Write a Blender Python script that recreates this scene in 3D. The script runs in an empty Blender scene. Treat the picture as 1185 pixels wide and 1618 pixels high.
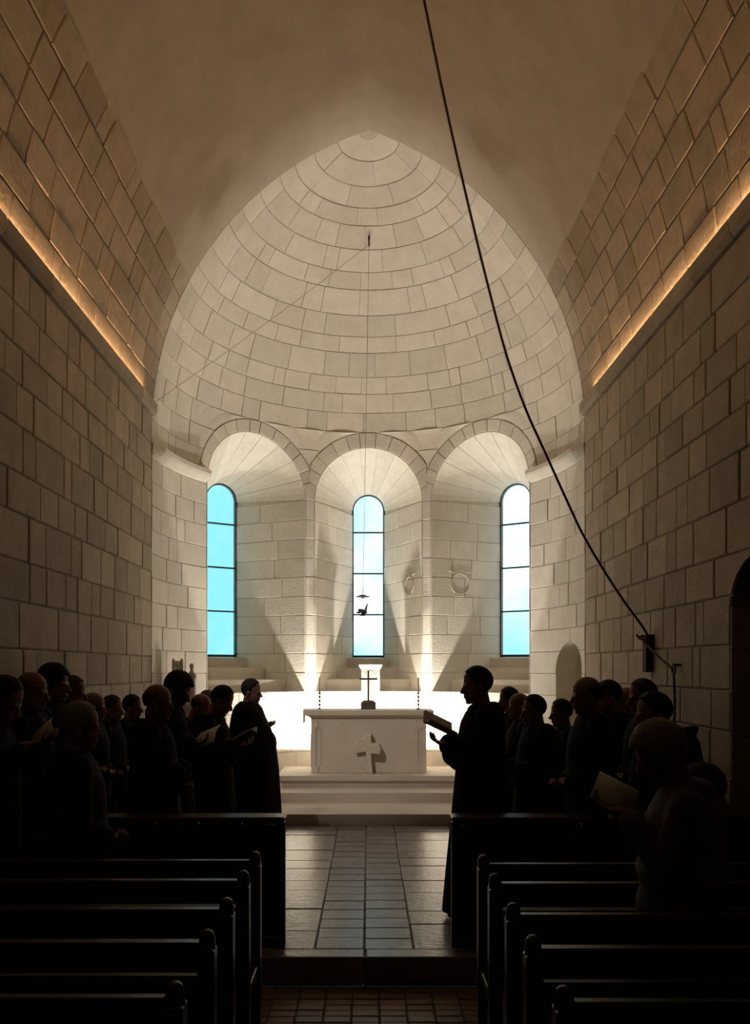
import bpy, bmesh, math, random
import numpy as np
from mathutils import Vector, Matrix, Euler

random.seed(7)
SC = bpy.context.scene
COL = SC.collection
PI = math.pi
# ------------------------------------------------------------------ camera
F, CX, HY, EYE = 1350.0, 582.0, 1055.0, 1.70      # focal length / vanishing point in pixels of the 1185x1618 frame, eye height
cam_d = bpy.data.cameras.new('camera'); cam = bpy.data.objects.new('camera', cam_d); COL.objects.link(cam)
cam.location = (0, 0, EYE); cam.rotation_euler = (PI/2, 0, 0)
cam_d.sensor_fit = 'VERTICAL'; cam_d.sensor_height = 36.0; cam_d.sensor_width = 36.0*1185/1618
cam_d.lens = F/1618*36.0
cam_d.shift_x = (592.5-CX)/1618; cam_d.shift_y = (HY-809)/1618
cam_d.clip_start = 0.05
SC.camera = cam
# ------------------------------------------------------------------ sky
W = bpy.data.worlds.new('sky'); SC.world = W; W.use_nodes = True
nt = W.node_tree; nt.nodes.clear()
wo = nt.nodes.new('ShaderNodeOutputWorld'); bg = nt.nodes.new('ShaderNodeBackground')
tc = nt.nodes.new('ShaderNodeTexCoord'); nz = nt.nodes.new('ShaderNodeTexNoise'); rp = nt.nodes.new('ShaderNodeValToRGB')
nz.inputs['Scale'].default_value = 5.0; nz.inputs['Detail'].default_value = 3.0
rp.color_ramp.elements[0].position = .45; rp.color_ramp.elements[0].color = (.36, .93, 1.15, 1)
rp.color_ramp.elements[1].position = .72; rp.color_ramp.elements[1].color = (1.5, 1.75, 2.0, 1)
nt.links.new(tc.outputs['Generated'], nz.inputs['Vector']); sx = nt.nodes.new('ShaderNodeSeparateXYZ'); md = nt.nodes.new('ShaderNodeMath'); md.operation = 'MULTIPLY_ADD'; md.inputs[1].default_value = .55
nt.links.new(tc.outputs['Generated'], sx.inputs[0]); nt.links.new(sx.outputs['X'], md.inputs[0]); nt.links.new(nz.outputs['Fac'], md.inputs[2]); nt.links.new(md.outputs[0], rp.inputs['Fac'])
nt.links.new(rp.outputs['Color'], bg.inputs['Color']); bg.inputs['Strength'].default_value = 1.05
nt.links.new(bg.outputs[0], wo.inputs['Surface'])
# ------------------------------------------------------------------ exposure
vs = SC.view_settings
vs.view_transform = 'Standard'; vs.look = 'None'; vs.gamma = 1.0; vs.use_curve_mapping = False
vs.exposure = 0.0
SC.cycles.use_denoising = True
SC.cycles.max_bounces = 10; SC.cycles.diffuse_bounces = 6; SC.cycles.glossy_bounces = 3
SC.cycles.transparent_max_bounces = 8
SC.cycles.caustics_reflective = False; SC.cycles.caustics_refractive = False
SC.cycles.sample_clamp_indirect = 4.0
FLOOD_W = 74.0         # each floodlight behind the altar: bare light of the lens
BEAM_W = 8.0          # added upward light in each floodlight, brightening the dome
FLOOD_COL = (1.0, .935, .835)
LED_S = 72.0           # strip light on the ledges
SPOT_W = 560.0         # little spotlight on the ledge

# ================================================================== helpers
def px(x, y, d):
    return Vector(((x-CX)*d/F, d, EYE-(y-HY)*d/F))

def link(o, parent=None):
    COL.objects.link(o)
    if parent is not None: o.parent = parent
    return o

def tag(o, label=None, cat=None, group=None, kind=None):
    if label: o['label'] = label
    if cat: o['category'] = cat
    if group: o['group'] = group
    if kind: o['kind'] = kind
    return o

def mesh_obj(name, verts, faces, mat, parent=None, smooth=False):
    me = bpy.data.meshes.new(name)
    me.from_pydata([tuple(v) for v in verts], [], faces)
    if mat: me.materials.append(mat)
    if smooth: me.polygons.foreach_set('use_smooth', [True]*len(me.polygons))
    me.update()
    return link(bpy.data.objects.new(name, me), parent)

def empty(name, loc=(0, 0, 0), rz=0.0):
    o = bpy.data.objects.new(name, None); o.location = loc; o.rotation_euler = (0, 0, rz)
    o.empty_display_size = .1
    return link(o)

class MB:
    """collects shapes into one mesh"""
    def __init__(s): s.v = []; s.f = []
    def add(s, vs_, fs_):
        n = len(s.v); s.v += [tuple(p) for p in vs_]; s.f += [tuple(i+n for i in f) for f in fs_]; return s
    def box(s, x0, x1, y0, y1, z0, z1, b=0.0, M=None):
        if b <= 0:
            p = [(x, y, z) for z in (z0, z1) for y in (y0, y1) for x in (x0, x1)]
            q = [(0, 2, 3, 1), (4, 5, 7, 6), (0, 1, 5, 4), (2, 6, 7, 3), (0, 4, 6, 2), (1, 3, 7, 5)]
        else:
            bm = bmesh.new(); bmesh.ops.create_cube(bm, size=1.0)
            for v in bm.verts:
                v.co = Vector(((x0+x1)/2+v.co.x*(x1-x0), (y0+y1)/2+v.co.y*(y1-y0), (z0+z1)/2+v.co.z*(z1-z0)))
            bmesh.ops.bevel(bm, geom=list(bm.edges), offset=b, segments=1, affect='EDGES')
            bm.verts.index_update()
            p = [tuple(v.co) for v in bm.verts]; q = [tuple(v.index for v in f.verts) for f in bm.faces]; bm.free()
        if M is not None: p = [tuple(M @ Vector(c)) for c in p]
        return s.add(p, q)
    def rings(s, rings, cap=True):
        n = len(rings[0]); base = []
        vs_ = [p for r in rings for p in r]; fs_ = []
        for i in range(len(rings)-1):
            for j in range(n):
                a = i*n+j; b = i*n+(j+1) % n
                fs_.append((a, b, b+n, a+n))
        if cap:
            fs_.append(tuple(range(n-1, -1, -1))); fs_.append(tuple((len(rings)-1)*n+j for j in range(n)))
        return s.add(vs_, fs_)
    def tube(s, pts, rad, n=8):
        pts = [Vector(p) for p in pts]
        if not hasattr(rad, '__len__'): rad = [rad]*len(pts)
        R = []; up = None
        for i, p in enumerate(pts):
            t = (pts[min(i+1, len(pts)-1)]-pts[max(i-1, 0)]).normalized()
            if up is None: up = t.orthogonal().normalized()
            up = (up-t*up.dot(t)).normalized(); w = t.cross(up)
            R.append([p+(up*math.cos(2*PI*j/n)+w*math.sin(2*PI*j/n))*rad[i] for j in range(n)])
        return s.rings(R)
    def lathe(s, prof, n=16, c=(0, 0, 0)):
        c = Vector(c)
        return s.rings([[c+Vector((r*math.cos(2*PI*j/n), r*math.sin(2*PI*j/n), z)) for j in range(n)] for r, z in prof])
    def ell(s, c, r, M=None, nu=14, nv=9):
        c = Vector(c); R = []
        for i in range(nv):
            ph = -PI/2+PI*(i+.02)/(nv-1+.04)
            R.append([])
            for j in range(nu):
                th = 2*PI*j/nu
                q = Vector((r[0]*math.cos(ph)*math.cos(th), r[1]*math.cos(ph)*math.sin(th), r[2]*math.sin(ph)))
                if M is not None: q = M @ q
                R[-1].append(c+q)
        return s.rings(R)
    def cap(s, p0, r0, p1, r1, n=12):
        p0 = Vector(p0); p1 = Vector(p1); t = (p1-p0).normalized(); u = t.orthogonal().normalized(); w = t.cross(u)
        prof = [(-r0*math.cos(a), r0*math.sin(a), p0) for a in (.12, .5, .95, 1.45)]+[(r1*math.cos(a), r1*math.sin(a), p1) for a in (1.45, .95, .5, .12)]
        return s.rings([[b+t*h+(u*math.cos(2*PI*j/n)+w*math.sin(2*PI*j/n))*r for j in range(n)] for h, r, b in prof])
    def prism(s, poly, z0, z1, b=0.0):
        n = len(poly); P = [Vector((p[0], p[1], 0)) for p in poly]
        R = [[(p.x, p.y, z0) for p in P]]
        if b > 0:
            c = sum(P, Vector())/n
            R += [[(p.x, p.y, z1-b) for p in P], [(p.x-(p.x-c.x)/max(1e-6, (p-c).length)*b, p.y-(p.y-c.y)/max(1e-6, (p-c).length)*b, z1) for p in P]]
        else: R.append([(p.x, p.y, z1) for p in P])
        return s.rings(R)
    def build(s, name, mat, parent=None, smooth=False):
        return mesh_obj(name, s.v, s.f, mat, parent, smooth)

# ================================================================== materials
def mat_new(name, col, rough=.8, var=None, scale=6.0, bump=0.0, bscale=40.0, rand=0.0, spec=.3, metal=0.0, coord='Object', speck=None):
    """procedural: noise between col and var, per-object tone from Object Info random, fine bump"""
    m = bpy.data.materials.new(name); m.use_nodes = True
    t = m.node_tree; b = t.nodes['Principled BSDF']
    b.inputs['Roughness'].default_value = rough; b.inputs['Metallic'].default_value = metal
    b.inputs['Specular IOR Level'].default_value = spec
    c0 = (*col, 1); c1 = (*(var or col), 1)
    tcn = t.nodes.new('ShaderNodeTexCoord')
    n1 = t.nodes.new('ShaderNodeTexNoise'); n1.inputs['Scale'].default_value = scale; n1.inputs['Detail'].default_value = 6; n1.inputs['Roughness'].default_value = .65
    t.links.new(tcn.outputs[coord], n1.inputs['Vector'])
    rm = t.nodes.new('ShaderNodeValToRGB'); rm.color_ramp.elements[0].position = .32; rm.color_ramp.elements[1].position = .68
    rm.color_ramp.elements[0].color = c0; rm.color_ramp.elements[1].color = c1
    t.links.new(n1.outputs['Fac'], rm.inputs['Fac'])
    out = rm.outputs['Color']
    if rand > 0:
        oi = t.nodes.new('ShaderNodeObjectInfo'); mr = t.nodes.new('ShaderNodeMapRange')
        mr.inputs['To Min'].default_value = 1-rand; mr.inputs['To Max'].default_value = 1+rand*.6
        t.links.new(oi.outputs['Random'], mr.inputs['Value'])
        mx = t.nodes.new('ShaderNodeVectorMath'); mx.operation = 'SCALE'
        t.links.new(out, mx.inputs[0]); t.links.new(mr.outputs[0], mx.inputs['Scale']); out = mx.outputs[0]
    t.links.new(out, b.inputs['Base Color'])
    if bump > 0:
        n2 = t.nodes.new('ShaderNodeTexNoise'); n2.inputs['Scale'].default_value = bscale; n2.inputs['Detail'].default_value = 5
        t.links.new(tcn.outputs[coord], n2.inputs['Vector'])
        bp = t.nodes.new('ShaderNodeBump'); bp.inputs['Strength'].default_value = bump; bp.inputs['Distance'].default_value = .01
        t.links.new(n2.outputs['Fac'], bp.inputs['Height']); t.links.new(bp.outputs[0], b.inputs['Normal'])
    return m

def mat_emit(name, col, strength):
    m = bpy.data.materials.new(name); m.use_nodes = True; t = m.node_tree; b = t.nodes['Principled BSDF']
    b.inputs['Base Color'].default_value = (*col, 1); b.inputs['Emission Color'].default_value = (*col, 1)
    b.inputs['Emission Strength'].default_value = strength
    return m

def mat_glass(name):
    m = bpy.data.materials.new(name); m.use_nodes = True; t = m.node_tree; t.nodes.clear()
    o = t.nodes.new('ShaderNodeOutputMaterial'); tr = t.nodes.new('ShaderNodeBsdfTransparent'); gl = t.nodes.new('ShaderNodeBsdfGlossy')
    mx = t.nodes.new('ShaderNodeMixShader'); n = t.nodes.new('ShaderNodeTexNoise'); r = t.nodes.new('ShaderNodeValToRGB'); c = t.nodes.new('ShaderNodeTexCoord')
    n.inputs['Scale'].default_value = 5; n.inputs['Detail'].default_value = 4
    r.color_ramp.elements[0].position = .4; r.color_ramp.elements[0].color = (.84, .98, .99, 1)
    r.color_ramp.elements[1].position = .72; r.color_ramp.elements[1].color = (.97, 1, 1, 1)
    t.links.new(c.outputs['Object'], n.inputs['Vector']); t.links.new(n.outputs['Fac'], r.inputs['Fac']); t.links.new(r.outputs['Color'], tr.inputs['Color'])
    gl.inputs['Roughness'].default_value = .15; gl.inputs['Color'].default_value = (.9, .95, .95, 1)
    mx.inputs['Fac'].default_value = .04
    t.links.new(tr.outputs[0], mx.inputs[1]); t.links.new(gl.outputs[0], mx.inputs[2]); t.links.new(mx.outputs[0], o.inputs['Surface'])
    return m

M = {}
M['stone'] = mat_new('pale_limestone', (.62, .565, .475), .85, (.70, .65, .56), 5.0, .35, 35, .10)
M['stone_nave'] = mat_new('dim_toned_limestone', (.35, .29, .215), .88, (.45, .375, .285), 5.0, .6, 24, .20)  # apse stone in a darker brown; dim warm nave light put into the colour
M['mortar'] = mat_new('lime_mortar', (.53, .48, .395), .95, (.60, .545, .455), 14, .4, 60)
M['mortar_nave'] = mat_new('dim_toned_mortar', (.25, .195, .14), .95, (.31, .245, .18), 14, .4, 60)  # mortar darkened to go with the dim-toned nave stone
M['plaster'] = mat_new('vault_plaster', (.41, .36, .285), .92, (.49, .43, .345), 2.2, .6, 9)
M['altar'] = mat_new('smooth_altar_limestone', (.58, .51, .43), .7, (.65, .58, .50), 4.0, .15, 50)
M['step'] = mat_new('step_limestone', (.54, .475, .41), .6, (.62, .55, .48), 3.0, .2, 40, .06)
M['slab'] = mat_new('worn_floor_slab', (.17, .148, .140), .27, (.25, .22, .205), 7.0, .35, 22, .22, .45)
M['joint'] = mat_new('floor_joint', (.10, .085, .075), .9, (.14, .12, .105), 20)
M['terracotta'] = mat_new('worn_terracotta_brick', (.23, .135, .10), .42, (.30, .19, .14), 9.0, .3, 26, .25, .45)
M['wood'] = mat_new('dark_varnished_wood', (.018, .012, .009), .32, (.03, .02, .014), 3.0, .12, 30, .15, .45)
M['lead'] = mat_new('dark_window_iron', (.02, .045, .05), .6, (.03, .06, .065), 8)
M['iron'] = mat_new('wrought_iron', (.03, .026, .022), .5, (.05, .043, .036), 12, .2, 60, 0, .4, .6)
M['alu'] = mat_new('grey_cast_aluminium', (.42, .41, .39), .5, (.48, .47, .45), 12, .1, 60, 0, .4, .3)
M['bronze'] = mat_new('dark_bronze', (.10, .08, .06), .5, (.15, .12, .09), 14, .2, 60, 0, .4, .6)
M['wire'] = mat_new('pale_steel_wire', (.26, .23, .18), .5, (.30, .27, .22), 20, 0, 40, 0, .3, .2)
M['rope'] = mat_new('brown_rope', (.055, .035, .02), .95, (.10, .065, .04), 60, .5, 120)
M['cloth'] = mat_new('white_altar_linen', (.72, .70, .66), .9, (.78, .76, .72), 10, .2, 80)
M['wax'] = mat_new('ivory_candle_wax', (.62, .54, .40), .5, (.66, .58, .44), 5)
M['glass'] = mat_glass('old_cyan_glass')
M['led'] = mat_emit('warm_strip_light', (1.0, .60, .30), LED_S)
M['lens'] = mat_emit('floodlight_lens', (1.0, .9, .7), 2.0)
M['skin'] = mat_new('skin', (.20, .10, .075), .6, (.24, .125, .09), 12, .1, 60, .12)
M['habit'] = mat_new('black_wool_habit', (.010, .009, .009), .95, (.016, .014, .014), 8, .3, 90, .2, .1)
M['jacket'] = mat_new('dark_navy_jacket', (.006, .007, .010), .9, (.010, .011, .014), 8, .3, 90, .2, .15)
M['coat'] = mat_new('grey_padded_coat', (.085, .08, .085), .85, (.11, .105, .11), 6, .3, 60, 0, .2)
M['hair_dark'] = mat_new('dark_hair', (.012, .009, .007), .7, (.022, .016, .012), 40, .8, 90, .1, .2)
M['hair_brown'] = mat_new('brown_hair', (.035, .02, .013), .7, (.055, .033, .02), 40, .8, 90, .1, .2)
M['hair_grey'] = mat_new('grey_hair', (.20, .175, .15), .75, (.28, .25, .21), 40, .8, 90, .1, .2)
M['paper'] = mat_new('printed_paper', (.42, .39, .37), .8, (.48, .45, .42), 30)
M['cover'] = mat_new('brown_book_cover', (.09, .055, .04), .55, (.12, .075, .055), 12, .2, 60)
M['shoe'] = mat_new('black_leather_shoe', (.008, .008, .008), .5, (.014, .013, .012), 20)
M['white_collar'] = mat_new('white_collar_cloth', (.6, .6, .6), .8, (.66, .66, .66), 20)

# ================================================================== geometry of the place
A, B, Y0 = 2.36, 2.60, 9.31          # apse half width, depth, plane of the opening
AN = 2.364                            # half width of the nave
ZS, ZTOP = 4.30, 7.56                # springing and crown of the vault
RISE = ZTOP-ZS
CO = (RISE*RISE-A*A)/(2*A); RR = A+CO
ZL = -0.168                          # lower floor of the nave
YSTEP = 5.04                         # edge of the raised choir floor
VTOP = ZS+RR*math.asin(RISE/RR)      # v runs along the profile
def prof(v):
    """v -> (k, z): horizontal scale of the section and height"""
    if v <= ZS: return 1.0, v
    ph = (v-ZS)/RR
    return max(0.0, (RR*math.cos(ph)-CO)/A), ZS+RR*math.sin(ph)
def v_of_z(z):
    return z if z <= ZS else ZS+RR*math.asin(min(1, (z-ZS)/RR))
_th = np.linspace(-PI/2, PI/2, 1601)
_ds = np.sqrt((A*np.cos(_th))**2+(B*np.sin(_th))**2)
_l = np.concatenate([[0], np.cumsum((_ds[1:]+_ds[:-1])/2*np.diff(_th))]); _l -= _l[800]
LMAX = float(_l[-1])
def th_of_l(l): return float(np.interp(l, _l, _th))
def l_of_th(deg): return float(np.interp(math.radians(deg), _th, _l))
def apse_p(l, v):
    th = th_of_l(l); k, z = prof(v)
    return Vector((A*k*math.sin(th), Y0+B*k*math.cos(th), z))
def offset_surface(P, ref, eu=.01, ev=.01):
    """S(u, v, off): the point pushed towards the inside"""
    def S(u, v, off=0.0):
        p = P(u, v)
        if off == 0: return p
        du = P(u+eu, v)-P(u-eu, v); dv = P(u, v+ev)-P(u, v-ev)
        n = du.cross(dv)
        if n.length < 1e-9: return p
        n.normalize()
        if n.dot(ref(p)-p) < 0: n = -n
        return p+n*off
    return S
apse_S = offset_surface(apse_p, lambda p: Vector((0, Y0-.6, min(p.z, 4.6))))

GAP, CH = .003, .005
def block(name, S, uL, uR, v0, v1, mat, parent, nu=1, nv=1, proud=0.0, back=-.02, gap=GAP, ch=CH):
    """one stone: bevelled face proud of the joint, sides going back to the mortar"""
    fL = uL if callable(uL) else (lambda v, c=uL: c)
    fR = uR if callable(uR) else (lambda v, c=uR: c)
    def grid(inset, off):
        g = []
        for j in range(nv+1):
            v = v0+inset+(v1-v0-2*inset)*j/nv
            a = fL(v)+inset; b = fR(v)-inset
            if b < a: a = b = (a+b)/2
            g.append([S(a+(b-a)*i/nu, v, off) for i in range(nu+1)])
        return g
    front = grid(gap+ch, proud); verts = [p for r in front for p in r]; n = nu+1
    faces = [(j*n+i, j*n+i+1, (j+1)*n+i+1, (j+1)*n+i) for j in range(nv) for i in range(nu)]
    def rim(g):
        return g[0][:]+[g[j][-1] for j in range(1, nv+1)]+[g[nv][i] for i in range(nu-1, -1, -1)]+[g[j][0] for j in range(nv-1, 0, -1)]
    idx = [i for i in range(n)]+[j*n+nu for j in range(1, nv+1)]+[nv*n+i for i in range(nu-1, -1, -1)]+[j*n for j in range(nv-1, 0, -1)]
    prev = idx
    for off in (proud-ch, back):
        r = rim(grid(gap, off)); s = len(verts); verts += r; cur = list(range(s, s+len(r)))
        m = len(cur)
        faces += [(prev[k], prev[(k+1) % m], cur[(k+1) % m], cur[k]) for k in range(m)]
        prev = cur
    return mesh_obj(name, verts, faces, mat, parent)

def patch(mb, S, uL, uR, v0, v1, nu, nv, off):
    fL = uL if callable(uL) else (lambda v, c=uL: c)
    fR = uR if callable(uR) else (lambda v, c=uR: c)
    vs_ = []
    for j in range(nv+1):
        v = v0+(v1-v0)*j/nv; a = fL(v); b = fR(v)
        for i in range(nu+1): vs_.append(S(a+(b-a)*i/nu, v, off))
    n = nu+1
    mb.add(vs_, [(j*n+i, j*n+i+1, (j+1)*n+i+1, (j+1)*n+i) for j in range(nv) for i in range(nu)])

def cuts(a, b, size, rnd, jitter=.36):
    if b-a < size*1.35: return [a, b]
    n = max(1, round((b-a)/size)); w = (b-a)/n
    return [a]+[a+w*i+rnd.uniform(-jitter, jitter)*w for i in range(1, n)]+[b]

# ---- openings in the apse wall, in (arc length, height)
Z_SILL, Z_ARCH = 1.37, 4.0
RING = .20
class Hole: pass
def niche(t0, t1, beta, name):
    h = Hole(); h.l0 = l_of_th(t0); h.l1 = l_of_th(t1); h.lc = (h.l0+h.l1)/2; h.w = (h.l1-h.l0)/2
    h.zb = Z_SILL; h.zs = Z_ARCH; h.ring = 4.96-Z_ARCH-h.w; h.beta = math.radians(beta); h.name = name; h.ratio = 1.0
    return h
H1 = niche(-58.7, -21.4, -34.5, 'window_1'); H2 = niche(-18.4, 18.4, 0, 'window_2'); H3 = niche(21.4, 58.7, 34.5, 'window_3')
H4 = Hole(); H4.l0 = l_of_th(71); H4.l1 = l_of_th(87); H4.lc = (H4.l0+H4.l1)/2; H4.w = (H4.l1-H4.l0)/2; H4.zb = .90; H4.zs = 2.0-H4.w; H4.ring = 0.0; H4.ratio = 1.0
HOLES = [H1, H2, H3, H4]
def half(h, v):
    k, z = prof(v)
    if z < h.zb-1e-6: return 0.0
    if z <= h.zs+1e-6: return h.w
    r = h.w+h.ring; q = r*r-(z-h.zs)**2
    return math.sqrt(q) if q > 0 else 0.0
COURSES = [Z_SILL*i/5 for i in range(6)]+[Z_SILL+(Z_ARCH-Z_SILL)*i/10 for i in range(1, 11)]+[4.15, 4.42, 4.69, v_of_z(4.96)]
_v0 = COURSES[-1]; rest = VTOP-.10-_v0; nn = 14
_r = random.Random(9); _hs = [_r.uniform(.78, 1.25) for _ in range(nn)]; _t = sum(_hs); _acc = 0
for _h in _hs:
    _acc += _h; COURSES.append(_v0+rest*_acc/_t)
def arch_active(h, va, vb):
    k, za = prof(va); k, zb = prof(vb)
    return zb > h.zb+1e-6 and za < h.zs+h.w+h.ring-1e-6

wall_apse = MB()
apse_blocks = []      # (name, args)
rnd = random.Random(3)
for ci in range(len(COURSES)-1):
    va, vb = COURSES[ci], COURSES[ci+1]
    k = prof((va+vb)/2)[0]
    act = [h for h in HOLES if arch_active(h, va, vb)]
    bounds = [None]+act+[None]
    vm = (va+vb)/2
    for gi in range(len(bounds)-1):
        hl, hr = bounds[gi], bounds[gi+1]
        # between neighbouring rings stop at the middle of the pier
        def fL(v, hl=hl, hr=hr):
            if hl is None: return -LMAX
            l = hl.lc+half(hl, max(va+1e-5, min(v, vb-1e-5)))
            if hr is not None and (hl, hr) in ((H1, H2), (H2, H3)): l = min(l, (hl.l1+hr.l0)/2)
            return l
        def fR(v, hl=hl, hr=hr):
            if hr is None: return LMAX
            l = hr.lc-half(hr, max(va+1e-5, min(v, vb-1e-5)))
            if hl is not None and (hl, hr) in ((H1, H2), (H2, H3)): l = max(l, (hl.l1+hr.l0)/2)
            return l
        curved = any(h is not None and prof(vb)[1] > h.zs+1e-6 for h in (hl, hr))
        lo = max(fL(va), fL(vb)); hi = min(fR(va), fR(vb))
        wid = max(fR(va)-fL(va), fR(vb)-fL(vb))
        if wid < .02: continue
        nv = 14 if curved else 1
        span = max(2, int(math.ceil(wid*k/.14)), int(wid/.28) if va > 4.5 else 2)
        patch(wall_apse, apse_S, fL, fR, va, vb if ci < len(COURSES)-2 else vb+.03, span, nv, -.012)
        if k < .06: continue
        size = rnd.uniform(.34, .52)/max(k, .12)
        if hi-lo > .12:
            cc = cuts(lo, hi, size, rnd)
            edges = [fL]+cc[1:-1]+[fR]
        else: edges = [fL, fR]
        for e0, e1 in zip(edges[:-1], edges[1:]):
            apse_blocks.append((e0, e1, va, vb, k, nv))
# cap at the very top
patch(wall_apse, lambda u, v, o: apse_p(u, v), -LMAX, LMAX, COURSES[-1]-.001, VTOP, 26, 2, 0)

# =============================================================== STRUCTURE
def struct(o, label, cat='wall'):
    return tag(o, label, cat, kind='structure')

# ring and splay helpers -------------------------------------------------
T_WALL, HW = 1.0, .24                 # depth of the niche to the glass, half width of the glass
WZ0, WZS = 1.87, 4.07                 # bottom of the glass, springing of its arch
def niche_frame(h):
    Mp = apse_p(h.lc, 2.0); n = Vector((math.sin(h.beta), math.cos(h.beta), 0)); u = Vector((math.cos(h.beta), -math.sin(h.beta), 0))
    return Vector((Mp.x, Mp.y, 0))+n*T_WALL, u, n
def ring_S(h, r_off=0.0):
    lmin = {id(H1): -9, id(H2): (H1.l1+H2.l0)/2, id(H3): (H2.l1+H3.l0)/2}.get(id(h), -9)
    lmax = {id(H1): (H1.l1+H2.l0)/2, id(H2): (H2.l1+H3.l0)/2}.get(id(h), 9)
    def S(a, r, off=0.0):
        l = h.lc-r*math.cos(a); z = h.zs+r*math.sin(a)
        return apse_S(min(max(l, lmin), lmax), v_of_z(z), off)
    return S
def splay_arch(h):
    c, u, n = niche_frame(h)
    def P(a, t):
        f = apse_p(h.lc-h.w*math.cos(a), v_of_z(h.zs+h.w*math.sin(a)))
        w = c-u*HW*math.cos(a); w.z = WZS+HW*math.sin(a)
        return f.lerp(w, t)
    return P
def splay_jamb(h, side):
    c, u, n = niche_frame(h)
    def P(t, z):
        f = apse_p(h.l0 if side < 0 else h.l1, z)
        w = c+u*HW*side; w.z = z if z < h.zs-1e-4 else WZS
        return f.lerp(w, t)
    return P
def axis_ref(h):
    c, u, n = niche_frame(h)
    return lambda p: Vector((c.x-n.x*.6, c.y-n.y*.6, min(p.z, 4.05)))

for h in (H1, H2, H3):
    rs = ring_S(h); patch(wall_apse, rs, 0, PI, h.w, h.w+h.ring+.03, 40, 1, -.014)
    pa = splay_arch(h); patch(wall_apse, lambda a, t, o, pa=pa: pa(a, t), 0, PI, 0, 1.04, 28, 3, 0)
    for sd in (-1, 1):
        pj = splay_jamb(h, sd); patch(wall_apse, lambda t, z, o, pj=pj: pj(t, z), 0, 1.04, Z_SILL-.02, Z_ARCH, 3, 8, 0)
# aumbry
def aumbry_P(a, t, h=H4):
    l = h.lc-(h.w)*math.cos(a); z = h.zs+h.w*math.sin(a)
    p = apse_p(l, z); return p+Vector((.985, .17, 0))*(.26*t)
recess = MB(); patch(wall_apse, ring_S(H4), 0, PI, H4.w, H4.w+.03, 20, 1, -.014)
patch(recess, lambda a, t, o: aumbry_P(a, t), 0, PI, 0, 1, 16, 1, 0)
for l in (H4.l0, H4.l1):
    patch(recess, lambda t, z, o, l=l: apse_p(l, z)+Vector((.985, .17, 0))*(.26*t), 0, 1, H4.zb, H4.zs, 1, 2, 0)
patch(recess, lambda u, z, o: apse_p(u, z)+Vector((.985, .17, 0))*.255, H4.l0, H4.l1, H4.zb, H4.zs+H4.w, 6, 6, 0)
patch(recess, lambda u, t, o: apse_p(u, H4.zb)+Vector((.985, .17, 0))*(.26*t), H4.l0, H4.l1, 0, 1, 6, 1, 0)
# face of the opening between apse and the slightly wider nave
def face_P(s, v, off=0.0):
    k, z = prof(v); x = A*k*(1 if s > 0 else -1); xn = x*AN/A
    return Vector((x+(xn-x)*(abs(s)-1)*1.6, Y0+.003, z+(abs(s)-1)*(.02 if v > ZS else 0)))
patch(wall_apse, face_P, 1.0, 2.0, -.2, VTOP-.001, 1, 40, 0); patch(wall_apse, face_P, -2.0, -1.0, -.2, VTOP-.001, 1, 40, 0)
WA = struct(wall_apse.build('wall_apse', M['mortar']), 'curved apse wall and pointed half dome of pale limestone blocks behind the altar')
recess.build('recess', M['stone'], WA)
rnd = random.Random(11)
cnt = 0
ceil_apse = []
for (e0, e1, va, vb, k, nv) in apse_blocks:
    z = prof(va)[1]
    fa = e0(va) if callable(e0) else e0; fb = e1(va) if callable(e1) else e1
    nu = max(1, int(math.ceil(abs(fb-fa)*k/.17)), int(math.ceil(abs(fb-fa)/.55)))
    proud = rnd.uniform(-.003, .004)
    if va >= 4.14: ceil_apse.append((e0, e1, va, vb, nu, nv, proud))
    else: block('stone', apse_S, e0, e1, va, vb, M['stone'], WA, nu, nv, proud)
# the half dome is a piece of its own so that each keeps its stones
DOME = empty('ceiling_apse', (0, Y0, ZS)); struct(DOME, 'half dome of curved courses of pale limestone over the altar', 'vault')
for (e0, e1, va, vb, nu, nv, proud) in ceil_apse:
    o = block('stone', apse_S, e0, e1, va, vb, M['stone'], None, nu, max(nv, 2), proud)
    o.parent = DOME; o.matrix_parent_inverse = Matrix.Translation((0, -Y0, -ZS))
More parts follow.
